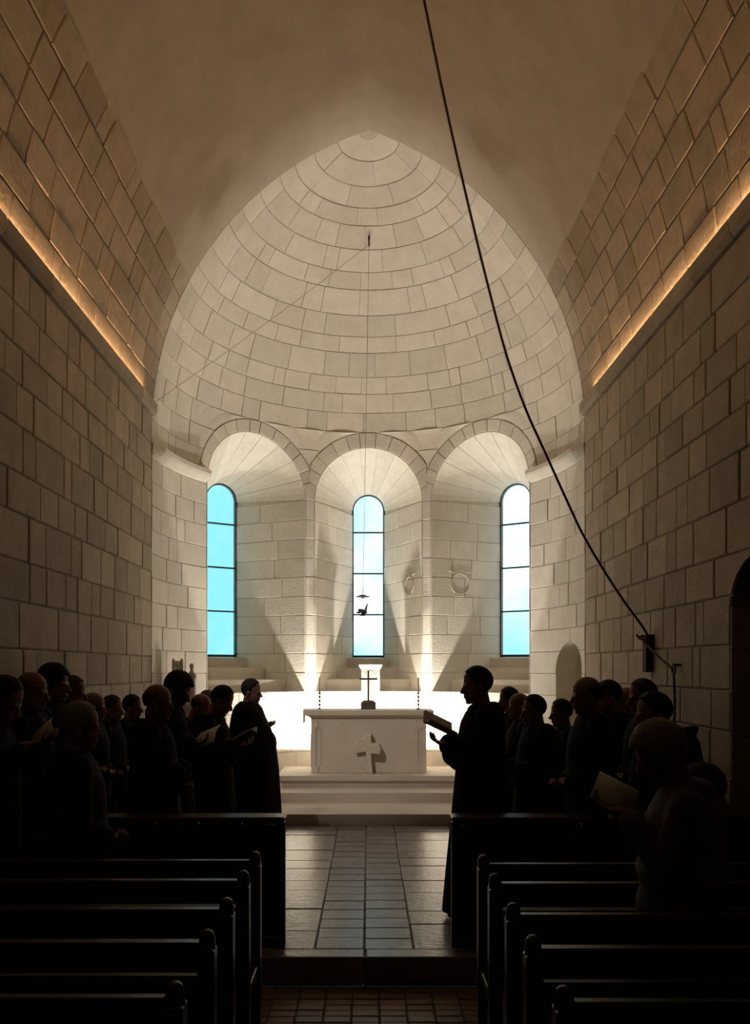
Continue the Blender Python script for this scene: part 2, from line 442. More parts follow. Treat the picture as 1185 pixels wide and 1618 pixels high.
# voussoirs and splay stones
rnd = random.Random(5)
for h in (H1, H2, H3):
    SP = empty(h.name.replace('window', 'trim'), (0, 0, 0))
    struct(SP, {'window_1': 'splayed limestone window niche on the statuette side, with stepped sill', 'window_2': 'splayed limestone window niche behind the altar cross, with stepped sill', 'window_3': 'splayed limestone window niche on the rope side, with stepped sill'}[h.name], 'window niche')
    rs = ring_S(h); nvs = 13
    aa = [PI*i/nvs+(rnd.uniform(-.03, .03) if 0 < i < nvs else 0) for i in range(nvs+1)]
    for a0, a1 in zip(aa[:-1], aa[1:]):
        g = GAP/h.w
        def R0(r, a0=a0): return a0+.006
        # in (angle, radius): use small angular gaps
        S2 = lambda a, r, off=0.0: rs(a, r, off)
        block('voussoir', S2, a0, a1, h.w-.003, h.w+h.ring, M['stone'], SP, 2, 1, rnd.uniform(.004, .008), gap=.004, ch=.006)
    ref = axis_ref(h)
    arS = offset_surface(splay_arch(h), ref, .02, .02)
    nvs = 9
    for i in range(nvs):
        block('splay_voussoir', arS, PI*i/nvs, PI*(i+1)/nvs, -.001, 1.0, M['stone'], SP, 3, 3, rnd.uniform(.008, .011), gap=.002, ch=.003)
    for sd in (-1, 1):
        pj = splay_jamb(h, sd); jS = offset_surface(pj, ref, .02, .02)
        for ci in range(10):
            va = Z_SILL+(Z_ARCH-Z_SILL)*ci/10; vb = Z_SILL+(Z_ARCH-Z_SILL)*(ci+1)/10
            cc = [0]+[rnd.choice([.3, .42, .55, .66])+rnd.uniform(-.05, .05)]+[1.0]
            if rnd.random() < .3: cc = [0, rnd.uniform(.22, .34), rnd.uniform(.56, .7), 1.0]
            for c0, c1 in zip(cc[:-1], cc[1:]):
                block('splay_stone', jS, c0, c1, va, vb, M['stone'], SP, 1, 1, rnd.uniform(.008, .012))
    # stepped sill
    c, u, n = niche_frame(h)
    Ap = apse_p(h.l0, 1.0); Bp = apse_p(h.l1, 1.0); Wl = c-u*(HW+.0); Wr = c+u*(HW+.0)
    for p in (Ap, Bp, Wl, Wr): p.z = 0
    def poly(t, e=.012):
        a = Ap.lerp(Wl, t); b = Bp.lerp(Wr, t); d = (b-a).normalized()*e; w = (Wr-Wl).normalized()*e
        back = n*.10
        return [a+d, b-d, Wr-w+back, Wl+w+back]
    front = [apse_p(h.l0+(h.l1-h.l0)*i/8, 1.0) for i in range(9)]
    base = [(p.x, p.y) for p in front]+[((Wr+n*.1).x, (Wr+n*.1).y), ((Wl+n*.1).x, (Wl+n*.1).y)]
    MB().prism(base, 1.20, Z_SILL+.002).build('sill', M['stone'], SP)
    for t, zt in ((.27, 1.537), (.56, 1.70), (.83, 1.845)):
        pl = poly(t); m = MB(); m.prism([(p.x, p.y) for p in pl], Z_SILL, zt, .008); m.build('sill_step', M['stone'], SP)
    # window: frame, three bars, four panes
    wn = empty(h.name, c+Vector((0, 0, WZ0)), -h.beta)
    struct(wn, {'window_1': 'tall round-headed cyan window nearest the statuettes', 'window_2': 'tall round-headed cyan window behind the hanging dove', 'window_3': 'tall round-headed window with brightest whitish top panes'}[h.name], 'window')
    hgt = WZS-WZ0; bars = [.63, 1.25, 1.87]
    out = [(-HW-.02, -.02)]+[(HW+.02, -.02)]; inn = [(-HW+.018, .016), (HW-.018, .016)]
    arc = [PI*i/16 for i in range(17)]
    O = [(-HW-.02, -.02), (HW+.02, -.02)]+[((HW+.02)*math.cos(a), hgt+(HW+.02)*math.sin(a)) for a in arc]
    I = [(-HW+.016, .016), (HW-.016, .016)]+[((HW-.016)*math.cos(a), hgt+(HW-.016)*math.sin(a)) for a in arc]
    m = MB(); N = len(O); vs_ = []
    for yy in (-.02, .02): vs_ += [(x, yy, z) for x, z in O]+[(x, yy, z) for x, z in I]
    fs_ = []
    for j in range(N):
        k2 = (j+1) % N
        fs_ += [(j, k2, N+k2, N+j), (2*N+j, 3*N+j, 3*N+k2, 2*N+k2), (N+j, N+k2, 3*N+k2, 3*N+j), (j, 2*N+j, 2*N+k2, k2)]
    m.add(vs_, fs_); m.build('window_frame', M['lead'], wn)
    for zb in bars: MB().box(-HW, HW, -.018, .018, zb-.010, zb+.010).build('glazing_bar', M['lead'], wn)
    lv = [.0]+bars
    for i in range(4):
        z0 = lv[i]; m = MB()
        if i < 3: pts = [(-HW, z0), (HW, z0), (HW, bars[i]), (-HW, bars[i])]
        else: pts = [(-HW, z0), (HW, z0)]+[(HW*math.cos(a), hgt+HW*math.sin(a)) for a in arc]
        q = len(pts)
        m.add([(x, .003, z) for x, z in pts], [tuple(range(q))])
        m.build('pane', M['glass'], wn)
# moulding on the apse side walls at the springing, stopping against the rings
CORN = []
for (l0, l1, nm, lb) in ((-LMAX, H1.l0-.03, 'trim_4', 'rounded limestone moulding along the apse wall above the statuettes'), (H3.l1+.03, LMAX, 'trim_5', 'rounded limestone moulding along the apse wall above the little arched recess')):
    m = MB(); R = []
    nseg = 14
    for i in range(nseg+1):
        l = l0+(l1-l0)*i/nseg
        pr = [(-.01, 4.00), (.035, 4.015), (.085, 4.07), (.10, 4.10), (.10, 4.15), (-.01, 4.155)]
        ring = []
        for off, z in pr:
            tp = min(1.0, .15+(LMAX-abs(l))/.22); q = apse_S(l, 4.0, off*tp if off > 0 else off); ring.append(Vector((q.x, q.y, z)))
        R.append(ring)
    m.rings(R); o = m.build(nm, M['stone']); struct(o, lb, 'moulding')

# ---------------------------------------------------------------- nave walls
YB = -9.0                              # wall behind the camera
def nave_P(side):
    def P(y, v):
        k, z = prof(v); return Vector((side*(AN if v <= ZS else AN*k), y, z))
    return P
DOOR = Hole(); DOOR.lc, DOOR.w, DOOR.zb, DOOR.zs, DOOR.ring, DOOR.ratio = 4.98, .60, ZL, 2.10, 0.0, .58
def dhalf(z):
    if z <= DOOR.zs: return DOOR.w
    q = 1-((z-DOOR.zs)/(DOOR.w*DOOR.ratio))**2
    return DOOR.w*math.sqrt(q) if q > 0 else 0.0
LEDGE = 4.45
YBL = 4.5                              # stones are built one by one from here to the apse
for side, nm, lb in ((-1, 'wall_left', 'nave side wall of limestone blocks rising behind the people by the statuettes'), (1, 'wall_right', 'nave side wall of limestone blocks with the rope fastened to it')):
    S = offset_surface(nave_P(side), lambda p: Vector((0, p.y, min(p.z, 4.4))))
    rnd = random.Random(20+side)
    zc = [ZL]
    while zc[-1] < LEDGE-.2: zc.append(zc[-1]+rnd.choice([.24, .26, .27, .29, .31]))
    sc_ = (LEDGE-ZL)/(zc[-1]-ZL); zc = [ZL+(z-ZL)*sc_ for z in zc]
    zu = [LEDGE+.12+(v_of_z(5.95)-LEDGE-.12)*i/6 for i in range(7)]
    mb = MB()
    hole = side > 0
    jobs = []
    for va, vb in list(zip(zc[:-1], zc[1:]))+[(LEDGE, LEDGE+.12)]+list(zip(zu[:-1], zu[1:])):
        stone = not (va == LEDGE)
        segs = [(YB, Y0, False)]
        if hole and va < DOOR.zs+DOOR.w*DOOR.ratio-.01:
            fl = lambda v: DOOR.lc-dhalf(v); fr = lambda v: DOOR.lc+dhalf(v)
            nv = 4 if vb > DOOR.zs else 1
            patch(mb, S, YB, fl, va, vb, 4, nv, -.012); patch(mb, S, fr, Y0, va, vb, 4, nv, -.012)
            lo = max(fr(va), fr(vb)); cc = cuts(lo, Y0, rnd.uniform(.32, .46), rnd)
            e = [fr]+cc[1:]; jobs += [(a, b, va, vb, nv) for a, b in zip(e[:-1], e[1:])]
            lo = min(fl(va), fl(vb)); pass
        else:
            patch(mb, S, YB, Y0, va, vb, 8, 2 if va > ZS else 1, -.012)
            if stone:
                cc = cuts(YBL, Y0, rnd.uniform(.33, .48), rnd)
                jobs += [(a, b, va, vb, 1) for a, b in zip(cc[:-1], cc[1:])]
    if hole:      # reveal of the doorway
        for yy in (DOOR.lc-DOOR.w, DOOR.lc+DOOR.w):
            patch(mb, lambda t, z, o, yy=yy: Vector((AN+.012+t, yy, z)), 0, .8, ZL, DOOR.zs, 1, 6, 0)
        patch(mb, lambda a, t, o: Vector((AN+.012+t, DOOR.lc-DOOR.w*math.cos(a), DOOR.zs+DOOR.w*DOOR.ratio*math.sin(a))), 0, PI, 0, .8, 16, 1, 0)
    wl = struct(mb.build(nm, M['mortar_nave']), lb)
    far = MB()
    for va, vb in list(zip(zc[:-1], zc[1:]))+list(zip(zu[:-1], zu[1:])):
        ye = YBL if not (hole and va < DOOR.zs+DOOR.w*DOOR.ratio-.01) else DOOR.lc-DOOR.w-.01
        cc = cuts(YB, ye, .46, rnd)
        for a, b in zip(cc[:-1], cc[1:]):
            off = rnd.uniform(-.003, .006); vs_ = [S(y, v, o_) for o_, g_ in ((off, .012), (-.012, .006)) for y, v in ((a+g_, va+g_), (b-g_, va+g_), (b-g_, vb-g_), (a+g_, vb-g_))]
            far.add(vs_, [(0, 1, 2, 3), (0, 4, 5, 1), (1, 5, 6, 2), (2, 6, 7, 3), (3, 7, 4, 0)])
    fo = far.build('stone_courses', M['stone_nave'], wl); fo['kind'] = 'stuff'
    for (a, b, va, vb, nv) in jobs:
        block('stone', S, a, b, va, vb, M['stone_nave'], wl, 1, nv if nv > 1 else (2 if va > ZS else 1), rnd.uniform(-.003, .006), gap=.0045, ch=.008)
    if hole:
        jS = lambda t, z, off=0.0: Vector((AN+t, DOOR.lc+DOOR.w-.012-off, z))
        zz = ZL
        for i in range(8):
            z1 = zz+(DOOR.zs-ZL)/8
            for t0, t1 in ((.0, .38), (.38, .8)) if i % 2 else ((.0, .5), (.5, .8)):
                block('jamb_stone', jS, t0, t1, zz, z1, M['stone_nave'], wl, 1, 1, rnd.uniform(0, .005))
            zz = z1
        d1 = empty('door_1', (AN+.78, DOOR.lc, ZL)); struct(d1, 'dark plank door deep in the arched side opening', 'door')
        for i in range(6):
            MB().box(-.03, .03, -.62+i*.207, -.62+(i+1)*.207-.006, 0, 2.75, .004).build('plank', M['wood'], d1) if i != 1 else None
            if i == 1: pk = MB().box(-.03, .03, -.62+i*.207, -.62+(i+1)*.207-.006, 0, 2.75, .004).build('plank', M['wood'], d1)
        MB().tube([(-.05, -.42, 1.0), (-.09, -.42, 1.03), (-.09, -.42, 1.15), (-.05, -.42, 1.18)], .012, 6).build('door_handle', M['iron'], pk)
# vault plaster
mb = MB()
for side in (-1, 1):
    S = offset_surface(nave_P(side), lambda p: Vector((0, p.y, 4.4)))
    patch(mb, S, YB, Y0+.004, v_of_z(5.92), VTOP, 10, 20, 0.0)
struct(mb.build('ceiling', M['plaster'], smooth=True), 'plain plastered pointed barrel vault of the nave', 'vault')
# wall behind the camera
mb = MB(); top = [(AN*prof(v)[0], prof(v)[1]) for v in np.linspace(ZS, VTOP, 20)]
pts = [(-AN-.02, ZL-.02), (AN+.02, ZL-.02)]+[(x+.02, z) for x, z in top]+[(-x-.02, z) for x, z in reversed(top)]
mb.add([(x, YB, z) for x, z in pts]+[(x, YB-.4, z) for x, z in pts], [tuple(range(len(pts)))]+[tuple(range(2*len(pts)-1, len(pts)-1, -1))])
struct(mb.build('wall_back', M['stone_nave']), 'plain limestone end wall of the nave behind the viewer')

# ledges with strip lights
for side, nm, lb, l2 in ((-1, 'trim_6', 'projecting limestone ledge above the people by the statuettes', 'warm strip light lying along the ledge above the statuette side'), (1, 'trim_7', 'projecting limestone ledge above the rope fastening', 'warm strip light lying along the ledge above the rope side')):
    t = empty(nm, (side*AN, 0, LEDGE)); struct(t, lb, 'ledge')
    rnd = random.Random(31+side); cc = cuts(YB+.1, Y0+.03, .62, rnd, .2)
    for a, b in zip(cc[:-1], cc[1:]):
        j = rnd.uniform(-.004, .004)
        pr = [(.02, 0), (-.03, .0), (-.058, .04), (-.062, .125), (.02, .125)]
        m = MB(); m.rings([[(side*(x*-1)*-1+j if False else -side*-1*(x)+0, y, z) for x, z in pr] for y in (a+.004, b-.004)])
        m.build('ledge_stone', M['stone_nave'], t)
    ls = empty('strip_light', (side*(AN-.030), 0, LEDGE+.126)); tag(ls, l2, 'strip light', 'strip lights on the two ledges')
    MB().tube([(0, 4.3, .008), (0, Y0-.42, .008)], .007, 6).build('light_tube', M['led'], ls)
    for i in range(9):
        y = 3.2+i*.66
        MB().box(-.014, .014, y-.008, y+.008, 0, .018, .003).build('clip', M['cloth'], ls)

# ---------------------------------------------------------------- floors and steps
mb = MB(); mb.box(-AN-.05, AN+.05, YB-.1, YSTEP-.02, ZL-.2, ZL-.010); mb.box(AN+.05, AN+.9, DOOR.lc-DOOR.w-.1, DOOR.lc+DOOR.w+.1, ZL-.2, ZL-.010)
fl = struct(mb.build('floor', M['joint']), 'lower nave floor of worn terracotta bricks under the pews', 'floor')
rnd = random.Random(2)
bw, bd = .150, .080
SH = [MB().box(-bw/2+.004, bw/2-.004, -bd/2+.004, bd/2-.004, -.03, 0, .004) for _ in range(1)][0]
bm_me = None
for j in range(14):
    y = YSTEP-.06-bd*(j+.5)
    for i in range(-5, 6):
        x = -.016+bw*(i+.5*(0))
        if abs(x) > .86: continue
        if bm_me is None:
            o = SH.build('brick', M['terracotta'], fl); bm_me = o.data
        else: o = link(bpy.data.objects.new('brick', bm_me), fl)
        o.location = (x, y, ZL+rnd.uniform(-.003, .003)); o.rotation_euler = (rnd.uniform(-.012, .012), rnd.uniform(-.012, .012), rnd.uniform(-.01, .01))
# remaining brick floor as one sheet of small bricks left and right of the aisle and behind the viewer
mb = MB()
for j in range(46):
    y = YSTEP-.06-bd*2*(j+.5)
    for i in range(-15, 16):
        x = -.016+bw*i
        if abs(i) <= 5 and j < 7: continue
        mb.box(x-bw/2+.004, x+bw/2-.004, y-bd+.004, y+bd-.004, ZL-.02, ZL+rnd.uniform(-.003, .002))
so = mb.build('brick_paving', M['terracotta'], fl); so['kind'] = 'stuff'

mb = MB(); mb.box(-AN-.05, AN+.05, YSTEP, 9.25, ZL-.2, -.012)
f2 = struct(mb.build('floor', M['joint']), 'raised choir floor of worn stone slabs before the altar steps', 'floor')
# nosing of the step: three long stones
for x0, x1 in ((-2.4, -1.1), (-1.1, -.02), (-.02, 1.0), (1.0, 2.4)):
    MB().box(x0+.004, x1-.004, YSTEP-.02, YSTEP+.125, ZL-.01, 0, .008).build('step_stone', M['slab'], f2)
def slab(x0, x1, y0, y1):
    o = MB().box(x0+.003, x1-.003, y0+.003, y1-.003, -.05, rnd.uniform(-.003, .003), .006).build('slab', M['slab'], f2)
    o.rotation_euler = (0, 0, 0)
ys = YSTEP+.125
for c0, c1 in ((-.325, -.025), (-.025, .275)):
    y = ys
    while y < 9.2:
        d = rnd.choice([.19, .20, .22]); slab(c0, c1, y, min(y+d, 9.22)); y += d
for c0, c1 in ((-.86, -.325), (.275, .86)):
    y = ys
    while y < 9.2:
        d = rnd.choice([.30, .36, .42, .5]); slab(c0, c1, y, min(y+d, 9.22)); y += d
for c0, c1 in ((-2.38, -1.6), (-1.6, -.86), (.86, 1.6), (1.6, 2.38)):
    y = ys
    while y < 9.2:
        d = rnd.choice([.5, .6, .7]); slab(c0, c1, y, min(y+d, 9.22)); y += d

def ell_x(y): return A*math.sqrt(max(0, 1-((y-Y0)/B)**2)) if y > Y0 else AN
def step_poly(y0, xs=.0):
    pts = []
    x0 = ell_x(y0)
    pts.append((-x0, y0)); pts.append((x0, y0))
    ys_ = np.linspace(max(y0, Y0), Y0+B, 24)
    pts += [(ell_x(y), y) for y in ys_[1:-1]]+[(0, Y0+B)]+[(-ell_x(y), y) for y in ys_[-2:0:-1]]
    return pts
struct(MB().prism(step_poly(9.22), -.05, .117).build('altar_step', M['step']), 'lowest pale stone altar step, directly above the slab floor', 'step')
struct(MB().prism(step_poly(10.04), .117, .229).build('altar_step', M['step']), 'second pale stone altar step under the moulded altar platform', 'step')
# predella with a moulded front
m = MB()
R = []
for off, z in ((.06, .229), (.05, .275), (.02, .30), (.0, .315), (.0, .375)):
    R.append([(-1.12+off, 10.46+off, z), (1.12-off, 10.46+off, z), (1.12-off, 11.46, z), (-1.12+off, 11.46, z)])
m.rings(R); tag(m.build('altar_platform', M['step']), 'moulded limestone platform carrying the altar', 'platform')

# ================================================================== ALTAR
AX, AY = 0.0, 10.77
AXC = .005
al = empty('altar', (AXC, AY, .375)); tag(al, 'pale carved limestone altar with moulded top slab and relief', 'altar')
bwid, AH = .725, 1.169-.375
m = MB(); m.box(-bwid, bwid, 0, .29, 0, AH-.13, .006); m.build('altar_body', M['altar'], al)
R = []
for off, z in ((0, AH-.14), (.004, AH-.11), (.02, AH-.09), (.055, AH-.075), (.07, AH-.07)):
    R.append([(-bwid-off, -off, z), (bwid+off, -off, z), (bwid+off, .29+off*.3, z), (-bwid-off, .29+off*.3, z)])
m = MB(); m.rings(R); m.build('cornice_moulding', M['altar'], al)
m = MB(); m.box(-.815, .815, -.09, .33, AH-.07, AH, .010); m.build('top_slab', M['altar'], al)
for sx in (-1, 1):       # pilaster strips with a sunk groove between
    x = sx*(bwid-.045)
    m = MB(); m.box(x-.045, x+.045, -.022, 0, 0, .09, .004); m.box(x-.045, x+.045, -.022, 0, AH-.23, AH-.14, .004)
    m.box(x+sx*.015-.03, x+sx*.015+.03, -.022, 0, .09, AH-.23, .003); pil = m.build('pilaster', M['altar'], al)
    MB().box(sx*(bwid-.115)-.012, sx*(bwid-.115)+.012, -.012, .0, .10, AH-.24, .003).build('pilaster_fillet', M['altar'], pil)
# relief: thick boss with an upright and two lobes standing clear of the face
m = MB()
zc_ = .30
def plate(pts, y0, y1, bev=.015):
    c = Vector((sum(p[0] for p in pts)/len(pts), sum(p[1] for p in pts)/len(pts)))
    sh = lambda p: (p[0]+(c.x-p[0])*.12, p[1]+(c.y-p[1])*.12)
    m.rings([[(x, y1, z) for x, z in pts], [(x, y0+bev, z) for x, z in pts], [(sh(p)[0], y0, sh(p)[1]) for p in pts]])
plate([(-.04, 0), (.05, 0), (.03, .18), (.035, .38), (.03, .50), (-.03, .50), (-.045, .38), (-.03, .18)], -.15, .0)
plate([(.02, .26), (.13, .25), (.15, .31), (.13, .38), (.02, .385)], -.19, .0)
plate([(-.03, .27), (-.16, .25), (-.19, .33), (-.15, .43), (-.03, .46)], -.11, .0)
plate([(-.03, .02), (-.07, .06), (-.16, .22), (-.03, .27)], -.02, .0)
m.build('relief', M['altar'], al)
# linen runner hanging over the end
m = MB(); m.box(-.822, -.56, -.05, .28, AH, AH+.004); m.box(-.826, -.819, -.05, .28, AH-.17, AH+.004)
o = m.build('altar_linen', M['cloth'], None); o.location = (AXC, AY, .375); tag(o, 'white linen hanging over one end of the altar top', 'altar cloth')

ZT = .375+AH
def candlestick(x, lb):
    c = empty('candlestick', (x, AY+.10, ZT)); tag(c, lb, 'candlestick', 'slender candlesticks on the altar')
    m = MB(); m.lathe([(.032, 0), (.034, .006), (.012, .016), (.007, .03)], 14); m.build('foot', M['iron'], c, True)
    pr = [(.007, .03)]
    for i in range(3): z = .045+i*.05; pr += [(.007, z), (.016, z+.012), (.016, z+.018), (.006, z+.03)]
    pr += [(.006, .20)]; m = MB(); m.lathe(pr, 12); m.build('beaded_stem', M['iron'], c, True)
    m = MB(); m.lathe([(.006, .195), (.022, .205), (.024, .212), (.010, .214)], 14); m.build('drip_pan', M['iron'], c, True)
    m = MB(); m.lathe([(.011, .21), (.011, .40), (.009, .405)], 12); m.build('candle', M['wax'], c, True)
candlestick((505-CX)*10.87/F, 'slender beaded iron candlestick on the altar end with hanging linen')
candlestick((661-CX)*10.87/F, 'slender beaded iron candlestick on the altar end near the open book')
cr = empty('altar_cross', ((582-CX)*10.9/F, AY+.14, ZT)); tag(cr, 'dark bronze crucifix on a block foot in the middle of the altar', 'crucifix')
m = MB(); m.rings([[(x, y, 0) for x, y in ((-.095, -.05), (.095, -.05), (.095, .05), (-.095, .05))], [(x, y, .085) for x, y in ((-.095, -.05), (.095, -.05), (.095, .05), (-.095, .05))], [(x, y, .115) for x, y in ((-.055, -.035), (.055, -.035), (.055, .035), (-.055, .035))]])
m.build('cross_foot', M['bronze'], cr)
MB().box(-.012, .012, -.010, .010, .11, .50, .003).build('upright', M['bronze'], cr)
MB().box(-.115, .115, -.010, .010, .375, .400, .003).build('crossbar', M['bronze'], cr)
m = MB(); m.ell((0, -.018, .425), (.011, .011, .015)); m.cap((0, -.016, .40), .013, (0, -.016, .33), .009); m.cap((0, -.016, .33), .009, (.003, -.018, .25), .006)
m.cap((.01, -.016, .395), .005, (.085, -.016, .39), .004); m.cap((-.01, -.016, .395), .005, (-.085, -.016, .39), .004)
m.build('corpus', M['bronze'], cr, True)

# stone tabernacle pillar standing before the wall
tb = empty('tabernacle_pillar', ((585.5-CX)*11.75/F, 11.72, .229)); tag(tb, 'pale stone pillar with carved arch, rising behind the crucifix', 'pillar')
zt = 1.70+5*11.7/F-.229
m = MB(); m.box(-.125, .125, -.10, .10, 0, zt-.06, .005); m.build('shaft', M['stone'], tb)
m = MB(); m.rings([[(sx*(.125+o_), sy*(.10+o_), z) for sx, sy in ((-1, -1), (1, -1), (1, 1), (-1, 1))] for o_, z in ((0, zt-.075), (.012, zt-.05), (.032, zt-.025), (.036, zt))]); m.build('capital', M['stone'], tb)
for r in (.085, .06):
    m = MB(); m.tube([(r*math.cos(a), -.103, zt-.15+r*math.sin(a)) for a in np.linspace(0, PI, 13)], .007, 6); m.build('carved_arch', M['stone'], tb)

# floodlights behind the altar
def floodlight(x, lb, sgn):
    f = empty('floodlight', (x, 11.40, .375)); tag(f, lb, 'floodlight', 'floodlights hidden behind the altar')
    Rm = Matrix.Rotation(math.radians(-3), 4, 'X')
    Tm = Matrix.Translation((0, 0, .20)) @ Rm
    m = MB(); m.box(-.06, .06, -.09, .09, -.07, 0, .01, Tm)
    for i in range(6): m.box(-.05+i*.02-.004, -.05+i*.02+.004, -.07, .07, -.10, -.07, 0, Tm)
    m.build('housing', M['alu'], f)
    m = MB(); m.box(-.056, .056, -.05, .05, .0, .004, 0, Tm); m.build('lens', M['lens'], f)
    for sx in (-.062, .062): MB().box(sx-.002, sx+.002, -.09, .09, -.03, .010, 0, Tm).build('side_shield', M['alu'], f)
    m = MB(); m.box(-.071, .071, -.106, -.100, -.02, .25, 0, Tm); m.build('front_shield', M['alu'], f)  # unseen shield, added and shaped to stop the light at the arch
    m = MB(); m.box(-.074, -.067, -.02, .02, 0, .20); m.box(.067, .074, -.02, .02, 0, .20); m.box(-.074, .074, -.03, .03, 0, .01); m.build('bracket', M['alu'], f)
    ld = bpy.data.lights.new('flood', 'AREA'); ld.shape = 'RECTANGLE'; ld.size = .11; ld.size_y = .05; ld.energy = FLOOD_W; ld.color = FLOOD_COL
    lo = bpy.data.objects.new('flood', ld); link(lo, f)
    lo.matrix_local = Tm @ Matrix.Translation((0, 0, .012)) @ Matrix.Rotation(PI, 4, 'X')
    ld = bpy.data.lights.new('dome_fill', 'AREA'); ld.shape = 'RECTANGLE'; ld.size = .08; ld.size_y = .03; ld.energy = BEAM_W; ld.color = FLOOD_COL; ld.spread = math.radians(85)  # added second light that evens out the dome; no reflector is built
    lo = bpy.data.objects.new('dome_fill', ld); link(lo, f)
    lo.matrix_local = Tm @ Matrix.Translation((0, 0, .014)) @ Matrix.Rotation(math.radians(14), 4, 'X') @ Matrix.Rotation(PI, 4, 'X')
floodlight(-.695, 'grey floodlight on the floor behind the altar, linen side', -1)
floodlight(.695, 'grey floodlight on the floor behind the altar, open book side', 1)

# small spotlight on the ledge aimed at the altar
sp = empty('ledge_spotlight', (-AN+.06, 4.9, LEDGE+.125)); tag(sp, 'small black spotlight standing on the ledge above the statuette side', 'spotlight')
dirv = (Vector((0, 10.77, .75))-Vector((-AN+.10, 4.9, LEDGE+.22))).normalized()
q = dirv.to_track_quat('-Z', 'Y').to_matrix().to_4x4()
m = MB(); m.box(-.035, .035, -.035, .035, 0, .015, .003); m.box(-.006, .006, -.006, .006, 0, .09); m.build('stand', M['iron'], sp)
m = MB(); m.lathe([(.035, .07), (.04, .05), (.04, -.06), (.036, -.06), (.03, .03)], 16); m.v = [tuple((Matrix.Translation((.04, 0, .10)) @ q) @ Vector(p)) for p in m.v]; m.build('can', M['iron'], sp, True)
ld = bpy.data.lights.new('ledge_spot', 'SPOT'); ld.energy = SPOT_W; ld.spot_size = math.radians(30); ld.spot_blend = 1.0; ld.shadow_soft_size = .03; ld.color = (1, .90, .80)
lo = bpy.data.objects.new('ledge_spot', ld); link(lo, sp); lo.matrix_local = Matrix.Translation(Vector((.04, 0, .10))+dirv*.075) @ q

# ================================================================== hanging dove, wires, rope
def dome_hit(x, y_px):
    best = None
    for i in range(400):
        v = ZS+(VTOP-ZS)*i/400; k, z = prof(v); y = Y0+B*k
        yp = HY-(z-EYE)*F/y
        if best is None or abs(yp-y_px) < best[0]: best = (abs(yp-y_px), y, z)
    return best[1], best[2]
hy, hz = dome_hit(0, 375)
hx = (583-CX)*hy/F
hk = empty('dome_hook', (hx, hy, hz)); tag(hk, 'small dark iron pulley hook fixed high in the half dome', 'hook')
MB().tube([(0, .01, .06), (0, -.02, .0), (0, -.03, -.05)], .014, 8).build('hook', M['iron'], hk)
m = MB(); m.ell((0, -.03, -.085), (.014, .03, .045)); m.build('pulley', M['bronze'], hk, True)
top = Vector((hx, hy-.03, hz-.10)); dv = px(573, 966, hy-.02)
m = MB(); m.tube([top, Vector((dv.x+.005, dv.y, dv.z+.30))], .0025, 6)
tag(m.build('hanging_wire', M['wire']), 'thin wire hanging straight down from the dome hook', 'wire')
# the two wire legs to the disc, then the dove
dz = EYE-(942-HY)*dv.y/F
dov = empty('hanging_dove', (dv.x, dv.y, dv.z)); tag(dov, 'small dark metal dove on a hanging tray before the middle window', 'hanging vessel')
m = MB(); hh = dz-dv.z
m.lathe([(.02, hh+.018), (.05, hh+.006), (.085, hh-.002), (.082, hh-.010), (.03, hh-.014), (.012, hh-.03)], 18); m.build('canopy_disc', M['iron'], dov, True)
m = MB(); m.tube([(.005, 0, hh), (.005, 0, .30)], .0035, 6); m.build('suspension', M['iron'], dov)
m = MB(); m.tube([(-.05, 0, hh), (-.035, 0, -.02)], .0018, 5); m.tube([(.05, 0, hh), (.04, 0, -.02)], .0018, 5); m.build('chain', M['iron'], dov)
m = MB(); m.ell((0, 0, .0), (.062, .032, .026), Matrix.Rotation(.35, 3, 'Y'))
m.cap((.03, 0, .0), .018, (.058, 0, .09), .006)           # raised tail
m.cap((-.04, 0, -.01), .020, (-.072, 0, -.018), .008)     # head and beak
m.build('dove_body', M['bronze'], dov, True)
m = MB(); m.lathe([(.012, -.022), (.04, -.045), (.036, -.052), (.01, -.058)], 16); m.build('tray', M['iron'], dov, True)
# diagonal wire from the hook to the ledge
e1 = px(247, 634, Y0-.06)
m = MB(); a = Vector((hx-.01, hy-.05, hz-.12)); m.tube([a, a.lerp(e1, .33)-Vector((0, 0, .03)), a.lerp(e1, .66)-Vector((0, 0, .03)), e1], .0025, 6)
tag(m.build('stay_wire', M['wire']), 'thin pale wire running slanting from the dome hook to the ledge end', 'wire')
# bell rope
rp_px = [(640, -150, 6.25), (670, 0, 6.35), (706, 175, 6.5), (745, 345, 6.62), (772, 455, 6.7), (800, 560, 6.78), (830, 645, 6.85), (860, 712, 6.9), (893, 785, 6.98), (925, 852, 7.04), (975, 934, 7.1), (1022, 1001, 7.12)]
pts = [px(*p) for p in rp_px]
pts = [Vector((p.x, p.y, p.z)) for p in pts]
end = Vector((AN-.10, 7.12, px(1027, 1006, 7.1).z)); ring_p = Vector((AN-.06, 6.45, EYE-(1058-HY)*6.45/F))
pts += [end, end.lerp(ring_p, .5)-Vector((0, 0, .015)), ring_p]
fine = []
for i in range(len(pts)-1):
    p0 = pts[max(i-1, 0)]; p1 = pts[i]; p2 = pts[i+1]; p3 = pts[min(i+2, len(pts)-1)]
    for j in range(4):
        t = j/4
        fine.append(.5*((2*p1)+(p2-p0)*t+(2*p0-5*p1+4*p2-p3)*t*t+(3*p1-p0-3*p2+p3)*t**3))
fine.append(pts[-1])
rope = empty('bell_rope', pts[-1]); tag(rope, 'dark rope sagging from the vault to the side wall', 'rope')
inv = -pts[-1]
m = MB(); m.tube([p+inv for p in fine], .0100, 8); m.build('rope_line', M['rope'], rope, True)
m = MB(); m.tube([(0, 0, 0), (.01, 0, -.25), (0, .004, -.55), (.01, 0, -.80)], .010, 7); m.build('rope_tail', M['rope'], rope, True)
